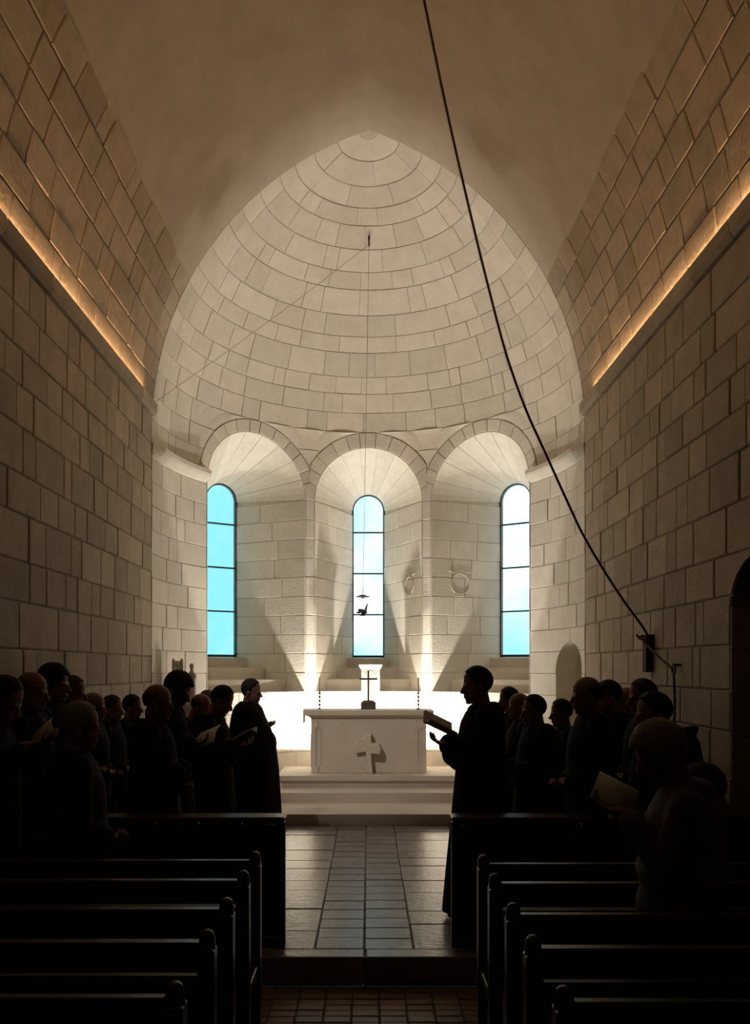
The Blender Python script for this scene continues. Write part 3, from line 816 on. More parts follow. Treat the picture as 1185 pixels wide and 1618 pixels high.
rb = empty('rope_batten', (AN-.02, 7.12, 1.70-2*7.12/F)); tag(rb, 'upright wooden batten on the side wall guiding the rope', 'bracket')
zb0 = EYE-(1062-HY)*7.15/F; zb1 = EYE-(1003-HY)*7.15/F
MB().box(-.045, .02, -.05, .05, zb0-rb.location.z, zb1-rb.location.z, .006).build('batten', M['rope'], rb)
MB().tube([(-.03, 0, zb1-rb.location.z-.05), (-.085, 0, zb1-rb.location.z-.03), (-.11, 0, zb1-rb.location.z+.0)], .010, 7).build('guide_hook', M['iron'], rb)
ri = empty('wall_ring', (AN-.01, 6.45, ring_p.z)); tag(ri, 'iron ring in the side wall where the rope is tied', 'ring')
MB().tube([(-.05+.0, .035*math.cos(a), .035*math.sin(a)) for a in np.linspace(0, 2*PI, 17)], .008, 6).build('ring', M['iron'], ri)
MB().tube([(.02, 0, .035), (-.06, 0, .035)], .010, 6).build('staple', M['iron'], ri)

# ================================================================== statuettes
def stat_base(name, p, lb):
    o = empty(name, p); return tag(o, lb, 'statue', 'statuettes on the pedestal')
pe = empty('pedestal', (px(291, 1090, 9.75).x+.01, 9.74, .117)); tag(pe, 'plain limestone pedestal carrying the statuettes by the apse wall', 'pedestal')
pz = 1.30
m = MB(); m.box(-.14, .14, -.09, .09, 0, pz-.117-.06, .006); m.build('pedestal_shaft', M['altar'], pe)
m = MB(); m.box(-.165, .165, -.11, .11, pz-.117-.06, pz-.117, .012); m.build('pedestal_top', M['altar'], pe)
p1 = px(280, 1090, 9.72); p1.z = pz
s1 = stat_base('throne_statuette', p1, 'stone statuette of a seated figure on a throne with two finials')
th_ = 1.70+15*9.72/F-pz
m = MB(); m.box(-.065, .065, .01, .05, 0, th_-.03, .006); m.box(-.065, .065, -.06, .05, 0, .12, .006); m.box(-.065, -.045, -.06, .05, 0, .20, .004); m.box(.045, .065, -.06, .05, 0, .20, .004); m.build('throne', M['altar'], s1)
for sx in (-1, 1):
    m = MB(); m.lathe([(.016, th_-.08), (.022, th_-.045), (.018, th_-.02), (.006, th_)], 10, (sx*.047, .03, 0)); m.build('finial', M['altar'], s1, True)
m = MB(); m.cap((0, -.01, .12), .045, (0, -.005, .24), .035); m.cap((0, -.05, .10), .04, (0, -.055, .02), .035); m.ell((0, -.01, th_-.06), (.028, .028, .034)); m.cap((0, -.005, .22), .038, (0, -.01, th_-.10), .022); m.cap((.035, -.03, .14), .022, (.04, -.035, .22), .016); m.ell((.045, -.035, .25), (.018, .018, .02)); m.build('seated_figure', M['stone'], s1, True)
p2 = px(303, 1090, 9.70); p2.z = pz
s2 = stat_base('standing_statuette', p2, 'small stone statuette of a standing robed figure')
hh = 1.70+7*9.7/F-pz
m = MB(); m.lathe([(.055, 0), (.05, .05), (.046, .14), (.044, hh-.15), (.030, hh-.10), (.014, hh-.075)], 14); m.build('robe', M['stone'], s2, True)
m = MB(); m.ell((0, 0, hh-.035), (.027, .030, .036)); m.cap((0, 0, hh-.09), .016, (0, 0, hh-.05), .018); m.build('head', M['stone'], s2, True)
m = MB(); m.cap((.035, -.02, hh-.13), .014, (.055, -.045, hh-.16), .010); m.cap((-.035, -.02, hh-.13), .014, (-.02, -.05, hh-.18), .010); m.build('arms', M['stone'], s2, True)

# carved marks on the splays of the pier on the rope side
def carved_ring(h, side, t, z, r, nm, lb, squash=1.0):
    S = offset_surface(splay_jamb(h, side), axis_ref(h), .02, .02)
    m = MB(); L = (splay_jamb(h, side)(1, z)-splay_jamb(h, side)(0, z)).length
    m.tube([S(t+r*math.cos(a)/L, z+r*squash*math.sin(a), .012) for a in np.linspace(0, 2*PI, 21)], .007, 5)
    m.tube([S(t+s*r/L*1.25, z+r*squash+.015+.012*math.cos(s*6), .012) for s in np.linspace(-1, 1, 9)], .006, 5)
    m.tube([S(t+s*r/L*.6, z-r*squash-.02, .012) for s in np.linspace(-1, 1, 5)], .006, 5)
    tag(m.build(nm, M['mortar']), lb, 'carving', 'carved garlands on the window splays')
carved_ring(H2, 1, .30, 2.87, .125, 'carved_garland', 'faint carved garland on the splay beside the middle window')
carved_ring(H3, -1, .40, 2.87, .15, 'carved_garland', 'faint carved garland on the splay beside the brightest window')

# ================================================================== PEWS
EYEZ = .794        # top of rails
AISLE = .506
def end_frame(mb_list, parent, x, yb, yd, z0, H):
    for y in (yb, yd):
        m = MB(); m.box(x-.028, x+.028, y-.035, y+.035, z0, H-.02, .006)
        m.cap((x, y, H-.04), .03, (x, y, H+.015), .026); m.build('post', M['wood'], parent)
    m = MB(); m.box(x-.022, x+.022, min(yb, yd), max(yb, yd), z0+.02, z0+.08, .005); m.build('foot_runner', M['wood'], parent)
    m = MB(); m.box(x-.018, x+.018, min(yb, yd), max(yb, yd), z0+.42, z0+.48, .005); m.build('side_stretcher', M['wood'], parent)
def pew(side, yb, yd, lb):
    """yb: back rest, yd: book desk behind it; the seat is tipped up against the back"""
    x0, x1 = AISLE*side, 2.32*side
    cxm = (x0+x1)/2
    p = empty('pew', (cxm, (yb+yd)/2, ZL)); tag(p, lb, 'pew', 'dark wooden pews')
    a, b = min(x0, x1)-cxm, max(x0, x1)-cxm; yo = (yb+yd)/2; Yb = yb-yo; Yd = yd-yo; H = EYEZ-ZL
    for x in (a+.028, b-.028): end_frame(None, p, x, Yb, Yd, 0, H)
    MB().box(a+.05, b-.05, Yb-.020, Yb+.020, H-.13, H, .006).build('back_rail', M['wood'], p)
    MB().box(a+.05, b-.05, Yb-.012, Yb+.012, H-.36, H-.24, .005).build('lower_back_rail', M['wood'], p)
    MB().box(a+.05, b-.05, Yb+.025, Yb+.055, .36, .66, .006).build('tipped_seat', M['wood'], p)
    MB().box(a+.05, b-.05, Yd-.018, Yd+.030, H-.10, H, .006).build('desk_rail', M['wood'], p)
    MB().box(a+.05, b-.05, Yd+.025, Yd+.20, H-.145, H-.125, .004).build('book_shelf', M['wood'], p)
    MB().box(a+.05, b-.05, Yd-.06, Yd+.12, .16, .20, .006).build('kneeler', M['wood'], p)
SD = {-1: 'statuette side of the aisle', 1: 'rope side of the aisle'}
PAIRS_L = [(4.03, 3.65), (3.22, 2.83), (2.36, 1.97)]; PAIRS_R = [(3.96, 3.60), (3.15, 2.77), (2.33, 1.94)]
ORD = ['first', 'second', 'third']
for side in (-1, 1):
    for i, (yb, yd) in enumerate(PAIRS_L if side < 0 else PAIRS_R):
        pew(side, yb, yd, f'{ORD[i]} dark wooden pew behind the panelled prayer desk, {SD[side]}')
    # solid panelled front
    x0, x1 = AISLE*side, (1.62 if side < 0 else 1.36)*side; cxm = (x0+x1)/2; a, b = min(x0, x1)-cxm, max(x0, x1)-cxm
    p = empty('prayer_desk', (cxm, 5.12+.09, 0)); tag(p, f'solid dark panelled prayer desk with polished top, {SD[side]}', 'prayer desk', 'panelled prayer desks')
    H = EYEZ
    for k in range(4):
        w = (b-a-.10)/4; xa = a+.05+k*w
        MB().box(xa+.01, xa+w-.01, -.014, .014, .06, H-.05, .012).build('panel', M['wood'], p)
    for k in range(5):
        xa = a+.03+k*(b-a-.06)/4
        MB().box(xa-.03, xa+.03, -.025, .025, 0, H-.03, .006).build('stile', M['wood'], p)
    MB().box(a, b, -.04, .12, H-.03, H, .008).build('top_board', M['wood'], p)
    MB().box(a, b, -.03, .03, 0, .07, .006).build('plinth_rail', M['wood'], p)

# ================================================================== PEOPLE
def bake(mb, mat, voxel, smooth_it, dec, name, deform=None):
    me = bpy.data.meshes.new(name); me.from_pydata(mb.v, [], mb.f); me.update()
    o = bpy.data.objects.new(name, me); COL.objects.link(o)
    bm = bmesh.new(); bm.from_mesh(me); bmesh.ops.recalc_face_normals(bm, faces=bm.faces); bm.to_mesh(me); bm.free()
    r = o.modifiers.new('r', 'REMESH'); r.mode = 'VOXEL'; r.voxel_size = voxel
    if smooth_it: s = o.modifiers.new('s', 'SMOOTH'); s.factor = .5; s.iterations = smooth_it
    if dec < 1: d = o.modifiers.new('d', 'DECIMATE'); d.ratio = dec
    dg = bpy.context.evaluated_depsgraph_get()
    out = bpy.data.meshes.new_from_object(o.evaluated_get(dg))
    bpy.data.objects.remove(o); bpy.data.meshes.remove(me)
    out.materials.clear(); out.materials.append(mat); out.name = name
    if deform:
        for v in out.vertices: v.co = deform(v.co.copy())
    out.polygons.foreach_set('use_smooth', [True]*len(out.polygons)); out.update()
    return out

NECK = Vector((.01, 0, 1.455))
def head_M(bow): return Matrix.Translation(NECK+Vector((.02*bow/30, 0, 0))) @ Matrix.Rotation(math.radians(bow), 4, 'Y')
ARM = {   # shoulder, elbow, wrist for one side; mirrored in y
    'read': ((0, .175, 1.385), (.03, .215, 1.10), (.22, .095, 1.175)),
    'down': ((0, .175, 1.385), (.0, .190, 1.09), (.17, .07, 1.00)),
    'high': ((0, .175, 1.385), (.07, .180, 1.12), (.22, .095, 1.33)),
    'sit': ((0, .175, 1.385), (.02, .205, 1.10), (.22, .10, 1.00)),
}
def hand(m, w, d, up, sy, curl):
    """palm, four fingers of unequal length with a bend, a thumb from the side of the palm"""
    w = Vector(w); d = Vector(d).normalized(); side = d.cross(Vector(up)).normalized()*sy; n = side.cross(d).normalized()*sy
    pm = w+d*.05
    m.cap(w, .024, w+d*.03, .026); 
    for k in range(4): m.cap(w+d*.02+side*(k-1.5)*.012, .013, w+d*.085+side*(k-1.5)*.0195, .011)
    L = (.062, .074, .078, .066)
    for k in range(4):
        b0 = w+d*.088+side*(k-1.5)*.0205; d1 = (d+n*curl*.6).normalized(); d2 = (d*.5+n*curl*1.3).normalized()
        b1 = b0+d1*L[k]*.55; b2 = b1+d2*L[k]*.5
        m.cap(b0, .0098, b1, .009); m.cap(b1, .009, b2, .0078)
    t0 = w+d*.03+side*.032*1.0; t1 = t0+(d*.55+side*.75+n*.25*curl).normalized()*.038; t2 = t1+(d*.9+side*.15+n*.5*curl).normalized()*.032
    m.cap(t0-side*.012, .013, t1, .011); m.cap(t1, .011, t2, .009)
def body_mesh(pose, bow):
    m = MB(); hm = head_M(bow)
    def E(c, r, rot=None):
        M3 = hm.to_3x3() if rot is None else hm.to_3x3() @ rot
        m.ell(hm @ Vector(c), r, M3)
    def C(p0, r0, p1, r1): m.cap(hm @ Vector(p0), r0, hm @ Vector(p1), r1)
    E((-.008, 0, .163), (.100, .077, .096)); E((.025, 0, .09), (.068, .060, .088)); E((.068, 0, .024), (.024, .027, .020))
    C((-.01, .05, .075), .022, (.058, .018, .026), .018); C((-.01, -.05, .075), .022, (.058, -.018, .026), .018)
    C((.090, 0, .132), .008, (.112, 0, .092), .013); E((.106, .012, .088), (.010, .009, .008)); E((.106, -.012, .088), (.010, .009, .008))
    E((.080, .027, .140), (.014, .026, .009)); E((.080, -.027, .140), (.014, .026, .009))
    E((.079, .030, .121), (.011, .014, .010)); E((.079, -.030, .121), (.011, .014, .010))
    E((.088, 0, .064), (.014, .024, .0075)); E((.086, 0, .050), (.013, .021, .0075))
    E((-.012, .079, .108), (.018, .009, .032)); E((-.012, -.079, .108), (.018, .009, .032))
    m.cap((-.025, 0, 1.36), .062, hm @ Vector((-.015, 0, .07)), .056)
    # trunk
    m.ell((0, 0, 1.24), (.115, .165, .20)); m.ell((-.005, 0, 1.05), (.11, .145, .17)); m.ell((0, 0, .93), (.12, .165, .13))
    m.cap((-.01, .06, 1.37), .065, (0, .175, 1.375), .055); m.cap((-.01, -.06, 1.37), .065, (0, -.175, 1.375), .055)
    for sy in (1, -1):
        m.cap((0, .085*sy, .92), .088, (.01, .09*sy, .50), .058); m.cap((.01, .09*sy, .50), .058, (-.01, .09*sy, .36), .054); m.cap((-.01, .09*sy, .36), .054, (-.02, .09*sy, .08), .036)
        m.ell((.055, .095*sy, .035), (.125, .043, .034))
        s, e, w = [Vector((p[0], p[1]*sy, p[2])) for p in ARM[pose]]
        m.cap(s, .052, e, .041); m.cap(e, .041, w, .027)
        if pose in ('read', 'high'): hand(m, w, (.95, -.25*sy, .25), (0, 0, 1), sy, .8)
        else: hand(m, w, (.45, -.75*sy, -.30), (.5, 0, 1), sy, .9)
    return bake(m, M['skin'], .0068, 3, .30, 'person_body')
def folds(amp, z_top, n=11, ph=0.0, flare=0.0):
    def f(v):
        if v.z < z_top:
            t = (z_top-v.z)/z_top; a = math.atan2(v.y, v.x)
            k = 1+flare*t+amp*t*(math.sin(n*a+ph+2*t)+.5*math.sin((n*2-5)*a+1.3*ph))
            return Vector((v.x*k, v.y*k, v.z))
        return v
    return f
def cloth_mesh(kind, pose):
    m = MB()
    def loft(rows, n=28):
        m.rings([[(cx+rx*math.cos(2*PI*j/n), ry*math.sin(2*PI*j/n), z) for j in range(n)] for z, cx, rx, ry in rows])
    def sleeves(r0, r1, r2, r3):
        for sy in (1, -1):
            s, e, w = [Vector((p[0], p[1]*sy, p[2])) for p in ARM[pose]]
            m.cap(s, r0, e, r1); q = w-(w-e).normalized()*.03; m.cap(e, r2, q, r3)
    if kind == 'habit':
        loft([(.03, 0, .26, .29), (.35, 0, .235, .265), (.75, 0, .20, .235), (1.0, 0, .175, .215), (1.2, 0, .165, .215), (1.33, -.005, .145, .215), (1.40, -.01, .115, .16), (1.45, -.015, .085, .085)])
        sleeves(.075, .07, .07, .085)
        for sy in (1, -1): m.ell((.155, .135*sy, 1.09), (.10, .055, .085))
        m.ell((-.085, 0, 1.40), (.075, .12, .075)); m.ell((-.10, 0, 1.32), (.07, .10, .10)); m.ell((-.02, 0, 1.42), (.10, .11, .045))
        return bake(m, M['habit'], .014, 4, .7, 'habit', folds(.05, 1.0, 11, .4))
    if kind == 'cloak':
        loft([(.03, .03, .31, .34), (.4, .035, .30, .33), (.8, .035, .275, .31), (1.05, .03, .245, .285), (1.22, .015, .205, .270), (1.33, -.005, .165, .262), (1.41, -.008, .14, .245), (1.45, -.01, .115, .19), (1.485, -.012, .075, .08)])
        m.ell((-.08, 0, 1.39), (.075, .12, .075)); m.ell((-.02, 0, 1.43), (.095, .10, .04))
        m.ell((.17, 0, 1.06), (.12, .17, .14))
        return bake(m, M['habit'], .014, 4, .7, 'cloak', folds(.035, 1.05, 9, 1.1))
    # jacket or coat, with trousers below
    hem = .55 if kind == 'coat' else .78
    loft([(hem, 0, .175, .205), (.9, 0, .17, .20), (1.1, 0, .165, .195), (1.25, 0, .16, .20), (1.34, -.005, .14, .205), (1.41, -.01, .11, .15), (1.46, -.012, .075, .078)])
    sleeves(.072, .06, .06, .052)
    if kind == 'coat':
        for z in (.68, .82, .96, 1.10): m.rings([[(rr*.18*math.cos(2*PI*j/24), rr*.208*math.sin(2*PI*j/24), z+dz_) for j in range(24)] for dz_, rr in ((-.05, .96), (0, 1.035), (.05, .96))])
        m.ell((-.03, 0, 1.43), (.105, .115, .05))
    else:
        m.ell((-.03, 0, 1.43), (.095, .10, .04))
    for sy in (1, -1):
        m.cap((0, .09*sy, .85), .105, (.005, .095*sy, .48), .085); m.cap((.005, .095*sy, .48), .085, (-.015, .095*sy, .12), .070)
    return bake(m, M['coat'] if kind == 'coat' else M['jacket'], .014, 3, .7, kind)
def hair_mesh(style, bow):
    """a shell following the skull, cut along the hairline"""
    nu, nv = 30, 18; vs_ = []; fs_ = []
    hm = head_M(bow); keep = {}
    thick = {'short': 1.055, 'full': 1.16, 'fringe': 1.05}[style]
    for j in range(nv+1):
        ph = -PI/2+PI*j/nv
        for i in range(nu):
            th = 2*PI*i/nu
            wob = 1+.018*math.sin(5*th+3*ph)+.012*math.sin(11*th)
            c = Vector((math.cos(ph)*math.cos(th), math.cos(ph)*math.sin(th), math.sin(ph)))
            for rr in (thick*wob, .93):
                p = Vector((-.008+.100*rr*c.x, .077*rr*c.y, .163+.096*rr*c.z))
                vs_.append(hm @ p)
            z, x = c.z, c.x
            if style == 'short': k = z > -.95+1.55*max(0, x+.15)
            elif style == 'full': k = z > -1.2+1.55*max(0, x+.05)
            else: k = (-.75 < z < .28) and x < .12
            keep[(j, i)] = k
    idx = lambda j, i, s: (j*nu+i % nu)*2+s
    on = lambda j, i: all(keep[(jj, ii % nu)] for jj in (j, j+1) for ii in (i, i+1))
    for j in range(nv):
        for i in range(nu):
            if not on(j, i): continue
            fs_.append((idx(j, i, 0), idx(j, i+1, 0), idx(j+1, i+1, 0), idx(j+1, i, 0)))
            fs_.append((idx(j, i, 1), idx(j+1, i, 1), idx(j+1, i+1, 1), idx(j, i+1, 1)))
            if not (j > 0 and on(j-1, i)): fs_.append((idx(j, i, 0), idx(j, i, 1), idx(j, i+1, 1), idx(j, i+1, 0)))
            if not (j < nv-1 and on(j+1, i)): fs_.append((idx(j+1, i, 0), idx(j+1, i+1, 0), idx(j+1, i+1, 1), idx(j+1, i, 1)))
            if not on(j, (i-1) % nu): fs_.append((idx(j, i, 0), idx(j+1, i, 0), idx(j+1, i, 1), idx(j, i, 1)))
            if not on(j, (i+1) % nu): fs_.append((idx(j, i+1, 0), idx(j, i+1, 1), idx(j+1, i+1, 1), idx(j+1, i+1, 0)))
    me = bpy.data.meshes.new('hair'); me.from_pydata([tuple(v) for v in vs_], [], fs_)
    bm = bmesh.new(); bm.from_mesh(me); bmesh.ops.delete(bm, geom=[v for v in bm.verts if not v.link_faces], context='VERTS'); bm.to_mesh(me); bm.free()
    me.polygons.foreach_set('use_smooth', [True]*len(me.polygons)); me.update()
    return me
def shoe_mesh():
    m = MB()
    for sy in (1, -1):
        m.ell((.06, .095*sy, .045), (.138, .052, .044)); m.box(-.07, .18, .095*sy-.045, .095*sy+.045, .0, .02, .006)
    me = bpy.data.meshes.new('shoes'); me.from_pydata(m.v, [], m.f); me.materials.append(M['shoe']); me.update(); return me
CACHE = {}
def cached(key, fn):
    if key not in CACHE: CACHE[key] = fn()
    return CACHE[key]
HAIRM = {'d': M['hair_dark'], 'b': M['hair_brown'], 'g': M['hair_grey']}
PEOPLE = {}
def person(key, pxx, top, d, face, cloth, pose, bow, hair, hcol, label, floor=0.0, dx=0.0):
    """pxx, top: where the crown of the head stands; face: turn about z, 0 = towards +x"""
    bow_q = 6 if bow < 16 else 26
    x = (pxx-CX)*d/F; ztop = EYE-(top-HY)*d/F
    crown = head_M(bow_q) @ Vector((-.008 if bow_q < 16 else -.02, 0, .263))
    sc_ = (ztop-floor)/crown.z
    fa = math.radians(face)
    ox, oy = math.cos(fa)*(crown.x-.02)*sc_, math.sin(fa)*(crown.x-.02)*sc_
    o = bpy.data.objects.new('person', cached(('b', pose, bow_q), lambda: body_mesh(pose, bow_q))); link(o)
    o.location = (x-ox, d-oy, floor); o.rotation_euler = (0, 0, fa); o.scale = (sc_, sc_, sc_)
    tag(o, label, 'person', 'people standing in the choir')
    nm = {'habit': 'habit', 'cloak': 'cloak', 'jacket': 'jacket', 'coat': 'coat'}[cloth]
    link(bpy.data.objects.new(nm, cached(('c', cloth, pose), lambda: cloth_mesh(cloth, pose))), o)
    if hair:
        me = cached(('h', hair, bow_q, hcol), lambda: hair_mesh(hair, bow_q))
        if not me.materials: me.materials.append(HAIRM[hcol])
        link(bpy.data.objects.new('hair', me), o)
    link(bpy.data.objects.new('shoes', cached('shoes', shoe_mesh)), o)
    PEOPLE[key] = o
    return o
LOW = ZL
# left
person('L1', 395, 1072, 8.1, -8, 'cloak', 'down', 4, 'short', 'd', 'monk in a black cloak with upright head, foremost beside the altar steps')
person('L2', 354, 1083, 6.75, -5, 'habit', 'read', 26, 'short', 'd', 'dark-haired monk with bowed head directly behind the cloaked monk')
person('L3', 320, 1096, 7.28, -5, 'habit', 'down', 26, 'fringe', 'b', 'balding monk with a bowed head, half hidden beside the folded sheet')
person('L3b', 327, 1090, 8.65, -5, 'jacket', 'down', 6, 'short', 'b', 'short man farthest from the viewer among the people by the statuettes')
person('L4', 285, 1062, 6.2, -8, 'habit', 'read', 26, 'full', 'd', 'tall man with full dark hair bending over a pale sheet')
person('L5', 246, 1080, 5.62, 5, 'habit', 'down', 6, 'fringe', 'b', 'bald man in black behind the man bending over a sheet')
person('L7', 207, 1097, 7.56, 0, 'jacket', 'down', 6, 'short', 'd', 'small dark-haired man against the wall, next to the bald man in black')
person('L6', 175, 1098, 7.12, 0, 'jacket', 'down', 6, 'short', 'd', 'dark-haired man between the grey-haired head and the small man by the wall')
person('L13', 146, 1093, 6.70, 0, 'jacket', 'down', 6, 'fringe', 'b', 'balding man glimpsed just behind the grey-haired head')
person('L8', 122, 1107, 4.45, 25, 'jacket', 'down', 6, 'short', 'g', 'grey-haired man in a dark jacket, seen from behind near the wall', LOW)
person('L10', 112, 1067, 6.27, 0, 'jacket', 'down', 6, 'short', 'b', 'brown-haired man standing between the tallest man and the grey-haired man')
person('L9', 82, 1049, 5.82, 0, 'jacket', 'down', 6, 'full', 'd', 'tallest dark-haired man with thick hair standing along the wall')
person('L11', 47, 1060, 5.36, 0, 'jacket', 'down', 6, 'fringe', 'b', 'bald man standing along the wall next to the thick-haired tallest man')
person('L12', 11, 1068, 4.88, 0, 'jacket', 'high', 26, 'short', 'd', 'dark-haired man at the picture edge reading a small white sheet', LOW)
# right
person('R1', 757, 1052, 5.84, 183, 'habit', 'read', 6, 'short', 'd', 'monk in a long black habit holding an open book before the altar')
person('R2', 806, 1085, 7.75, 180, 'habit', 'down', 6, 'short', 'd', 'dark-haired monk whose head shows just behind the book-holding monk')
person('R3', 822, 1094, 7.2, 180, 'habit', 'down', 6, 'fringe', 'b', 'bald reddish-headed man behind the shoulder of the book-holding monk')
person('R4', 846, 1097, 6.28, 190, 'habit', 'down', 6, 'short', 'd', 'dark-haired man in black, second in line after the book-holding monk')
person('R5', 889, 1104, 6.74, 180, 'jacket', 'down', 6, 'short', 'd', 'shorter man in black with white collar below the arched recess')
person('R6', 930, 1068, 5.58, 180, 'jacket', 'down', 6, 'fringe', 'd', 'tall balding man in profile in front of the arched recess')
person('R7', 964, 1074, 6.42, 180, 'jacket', 'down', 6, 'short', 'd', 'dark-haired man directly behind the tall balding man in profile')
person('R8', 990, 1085, 7.1, 185, 'jacket', 'down', 6, 'fringe', 'b', 'balding man against the wall near the rope batten')
person('R9', 1018, 1072, 5.93, 180, 'jacket', 'down', 6, 'short', 'b', 'brown-haired man standing below the rope batten')
person('R10', 1036, 1092, 4.95, 180, 'jacket', 'down', 6, 'short', 'd', 'dark-haired man with a stiff hood hanging behind his neck', LOW)
person('R11', 1035, 1140, 3.40, 165, 'coat', 'high', 26, 'full', 'g', 'grey-haired person in a pale grey coat reading a white sheet', LOW)
# hood of one jacket, collar of another
m = MB(); m.ell((-.15, 0, 1.40), (.085, .13, .10), Matrix.Rotation(.5, 3, 'Y')); m.cap((-.16, 0, 1.46), .06, (-.21, 0, 1.50), .025); m.ell((-.20, 0, 1.30), (.05, .11, .12))
link(bpy.data.objects.new('hood', bake(m, M['jacket'], .012, 3, 1, 'hood')), PEOPLE['R10'])
m = MB(); m.box(.062, .078, -.02, .02, 1.425, 1.455, .004); m.build('white_collar', M['white_collar'], PEOPLE['R5'])
# seated person on a stool beside the doorway
st = empty('stool', (1.80, 4.32, ZL)); tag(st, 'low dark wooden stool under the seated person by the side doorway', 'stool')
MB().lathe([(.15, .40), (.16, .41), (.16, .435), (.15, .44)], 20).build('stool_seat', M['wood'], st)
for i in range(4):
    a = PI/4+i*PI/2; MB().tube([(.10*math.cos(a), .10*math.sin(a), .40), (.15*math.cos(a), .15*math.sin(a), 0)], .016, 7).build('leg', M['wood'], st)
def sit_body():
    m = MB(); h2 = Matrix.Translation((0, 0, -.47)) @ head_M(26)
    E = lambda c, r: m.ell(h2 @ Vector(c), r, h2.to_3x3())
    E((-.008, 0, .163), (.100, .077, .096)); E((.025, 0, .09), (.068, .060, .088)); E((.068, 0, .024), (.024, .027, .020))
    m.cap(h2 @ Vector((.090, 0, .132)), .008, h2 @ Vector((.112, 0, .092)), .013)
    E((.080, .027, .140), (.014, .026, .009)); E((.080, -.027, .140), (.014, .026, .009)); E((.087, 0, .057), (.014, .024, .012))
    E((-.012, .079, .108), (.018, .009, .032)); E((-.012, -.079, .108), (.018, .009, .032))
    m.cap((-.025, 0, .89), .062, h2 @ Vector((-.015, 0, .07)), .056)
    m.ell((0, 0, .77), (.115, .165, .20)); m.ell((-.005, 0, .62), (.12, .16, .16))
    for sy in (1, -1):
        m.cap((-.01, .06*sy, .90), .065, (0, .175*sy, .905), .055)
        m.cap((0, .09*sy, .53), .085, (.40, .10*sy, .50), .062); m.cap((.40, .10*sy, .50), .058, (.40, .10*sy, .08), .040); m.ell((.46, .10*sy, .035), (.125, .043, .034))
        m.cap((0, .175*sy, .91), .052, (.02, .205*sy, .66), .041); m.cap((.02, .205*sy, .66), .041, (.24, .11*sy, .60), .027)
        hand(m, (.24, .11*sy, .60), (.8, -.5*sy, -.1), (0, 0, 1), sy, .5)
    return bake(m, M['skin'], .0068, 3, .30, 'person_body')
def sit_cloth():
    m = MB(); n = 24
    m.rings([[(cx+rx*math.cos(2*PI*j/n), ry*math.sin(2*PI*j/n), z) for j in range(n)] for z, cx, rx, ry in ((.445, 0, .19, .23), (.6, 0, .175, .215), (.78, 0, .165, .215), (.87, -.005, .14, .215), (.94, -.01, .11, .15), (.99, -.012, .075, .078))])
    for sy in (1, -1):
        m.cap((0, .09*sy, .545), .105, (.40, .10*sy, .51), .085); m.cap((.40, .10*sy, .51), .083, (.39, .10*sy, .12), .068)
        m.cap((0, .175*sy, .91), .075, (.02, .205*sy, .66), .065); m.cap((.02, .205*sy, .66), .065, (.21, .125*sy, .605), .055)
    m.ell((-.05, 0, .95), (.10, .11, .06))
    return bake(m, M['jacket'], .014, 3, .7, 'jacket')
so = bpy.data.objects.new('person', sit_body()); link(so); so.location = (1.80, 4.32, ZL); so.rotation_euler = (0, 0, math.radians(150)); so.scale = (1.12, 1.12, 1.12); st.scale = (1.12, 1.12, 1.12)
tag(so, 'person in dark clothes seated low beside the side doorway', 'person')
link(bpy.data.objects.new('jacket', sit_cloth()), so)
hme = hair_mesh('short', 26); hme.materials.append(M['hair_dark']); ho = link(bpy.data.objects.new('hair', hme), so); ho.location = (0, 0, -.47)
link(bpy.data.objects.new('shoes', cached('shoes', shoe_mesh)), so).location = (.41, 0, 0)

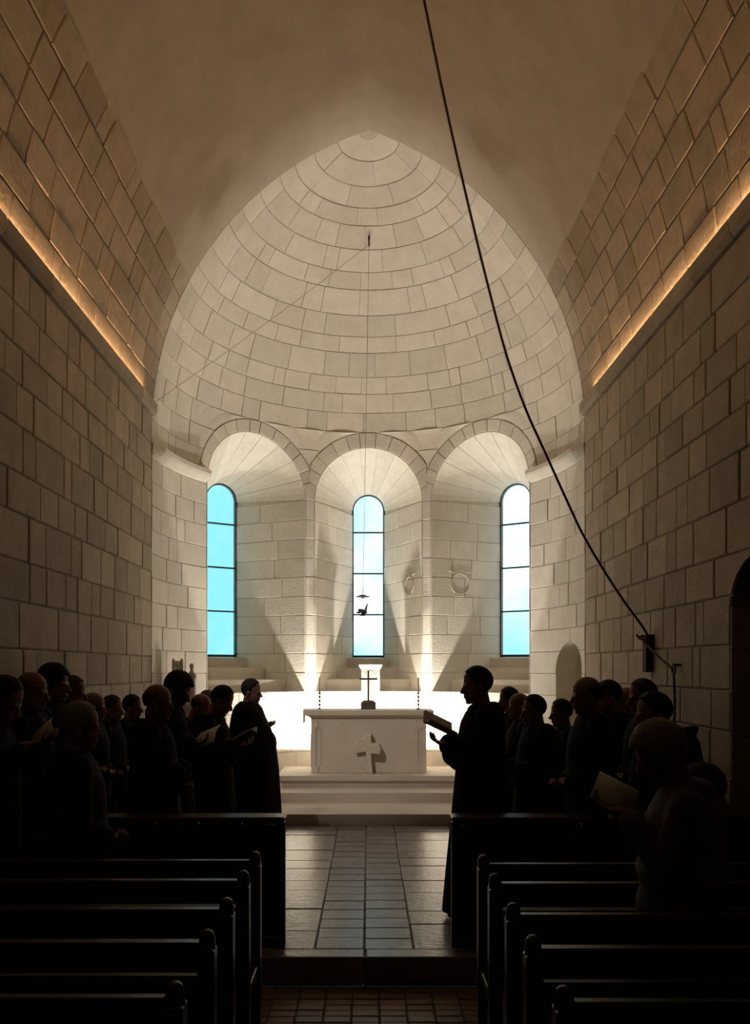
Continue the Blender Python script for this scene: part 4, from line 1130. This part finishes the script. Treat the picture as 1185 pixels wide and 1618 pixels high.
# ================================================================== books and sheets in the hands
def held(name, key, loc, pitch, label, cat, kind, yaw=0, w=.14, hgt=.21, v=18, group=None, roll=0):
    p = PEOPLE[key]
    Mx = Matrix.Translation(p.location) @ Matrix.Rotation(p.rotation_euler.z, 4, 'Z') @ Matrix.Scale(p.scale.x, 4)
    L = Mx @ Matrix.Translation(loc) @ Matrix.Rotation(math.radians(yaw), 4, 'Z') @ Matrix.Rotation(math.radians(-pitch), 4, 'Y') @ Matrix.Rotation(math.radians(roll), 4, 'X')
    o = empty(name, L.translation); o.rotation_euler = L.to_euler(); tag(o, label, cat, group)
    if kind == 'book':
        for sy in (1, -1):
            R3 = Matrix.Rotation(math.radians(v)*sy, 4, 'X')
            cv = MB().box(-hgt/2-.004, hgt/2+.004, 0 if sy > 0 else -w-.004, w+.004 if sy > 0 else 0, -.014, -.010, 0, R3).build('cover', M['cover'], o)
            MB().box(-hgt/2, hgt/2, .002 if sy > 0 else -w, w if sy > 0 else -.002, -.010, .004, .002, R3).build('pages', M['paper'], cv)
        MB().box(-hgt/2-.004, hgt/2+.004, -.012, .012, -.017, -.012).build('spine', M['cover'], o)
    else:
        m = MB(); vs_ = []; nx = 6
        for j in range(nx+1):
            y = -w+2*w*j/nx; zz = .018*math.cos(PI*(j/nx-.5))
            for x in (-hgt/2, hgt/2): vs_ += [(x, y, zz), (x, y, zz-.0015)]
        fs_ = []
        for j in range(nx):
            a = j*4; b = a+4
            fs_ += [(a, a+2, b+2, b), (a+1, b+1, b+3, a+3), (a, b, b+1, a+1), (a+2, a+3, b+3, b+2)]
        fs_ += [(0, 1, 3, 2), (nx*4, nx*4+2, nx*4+3, nx*4+1)]
        m.add(vs_, fs_); m.build('sheet', M['paper'], o, True)
    return o
held('open_book', 'R1', (.295, 0, 1.30), 26, 'open brown book held by the monk before the altar', 'book', 'book', 6, roll=-12)
held('song_sheet', 'L4', (.30, 0, 1.215), 22, 'pale folded sheet held by the full-haired man, partly in front of the cloak', 'sheet', 'sheet', -8, .12, .20, roll=30)
held('open_book', 'L2', (.30, 0, 1.265), 30, 'small open book held by the bowed monk behind the cloaked monk', 'book', 'book', 0, .10, .17)
held('song_sheet', 'L12', (.30, 0, 1.40), 40, 'small white sheet held up at the picture edge by the wall', 'sheet', 'sheet', 0, .075, .15, roll=35)
held('song_sheet', 'R11', (.265, 0, 1.40), 26, 'white sheet held by the grey-haired person in the coat', 'sheet', 'sheet', 0, .085, .17, roll=-34)
held('prayer_book', 'L1', (.215, 0, 1.235), 35, 'small dark book showing at the front of the black cloak', 'book', 'book', 0, .07, .12)
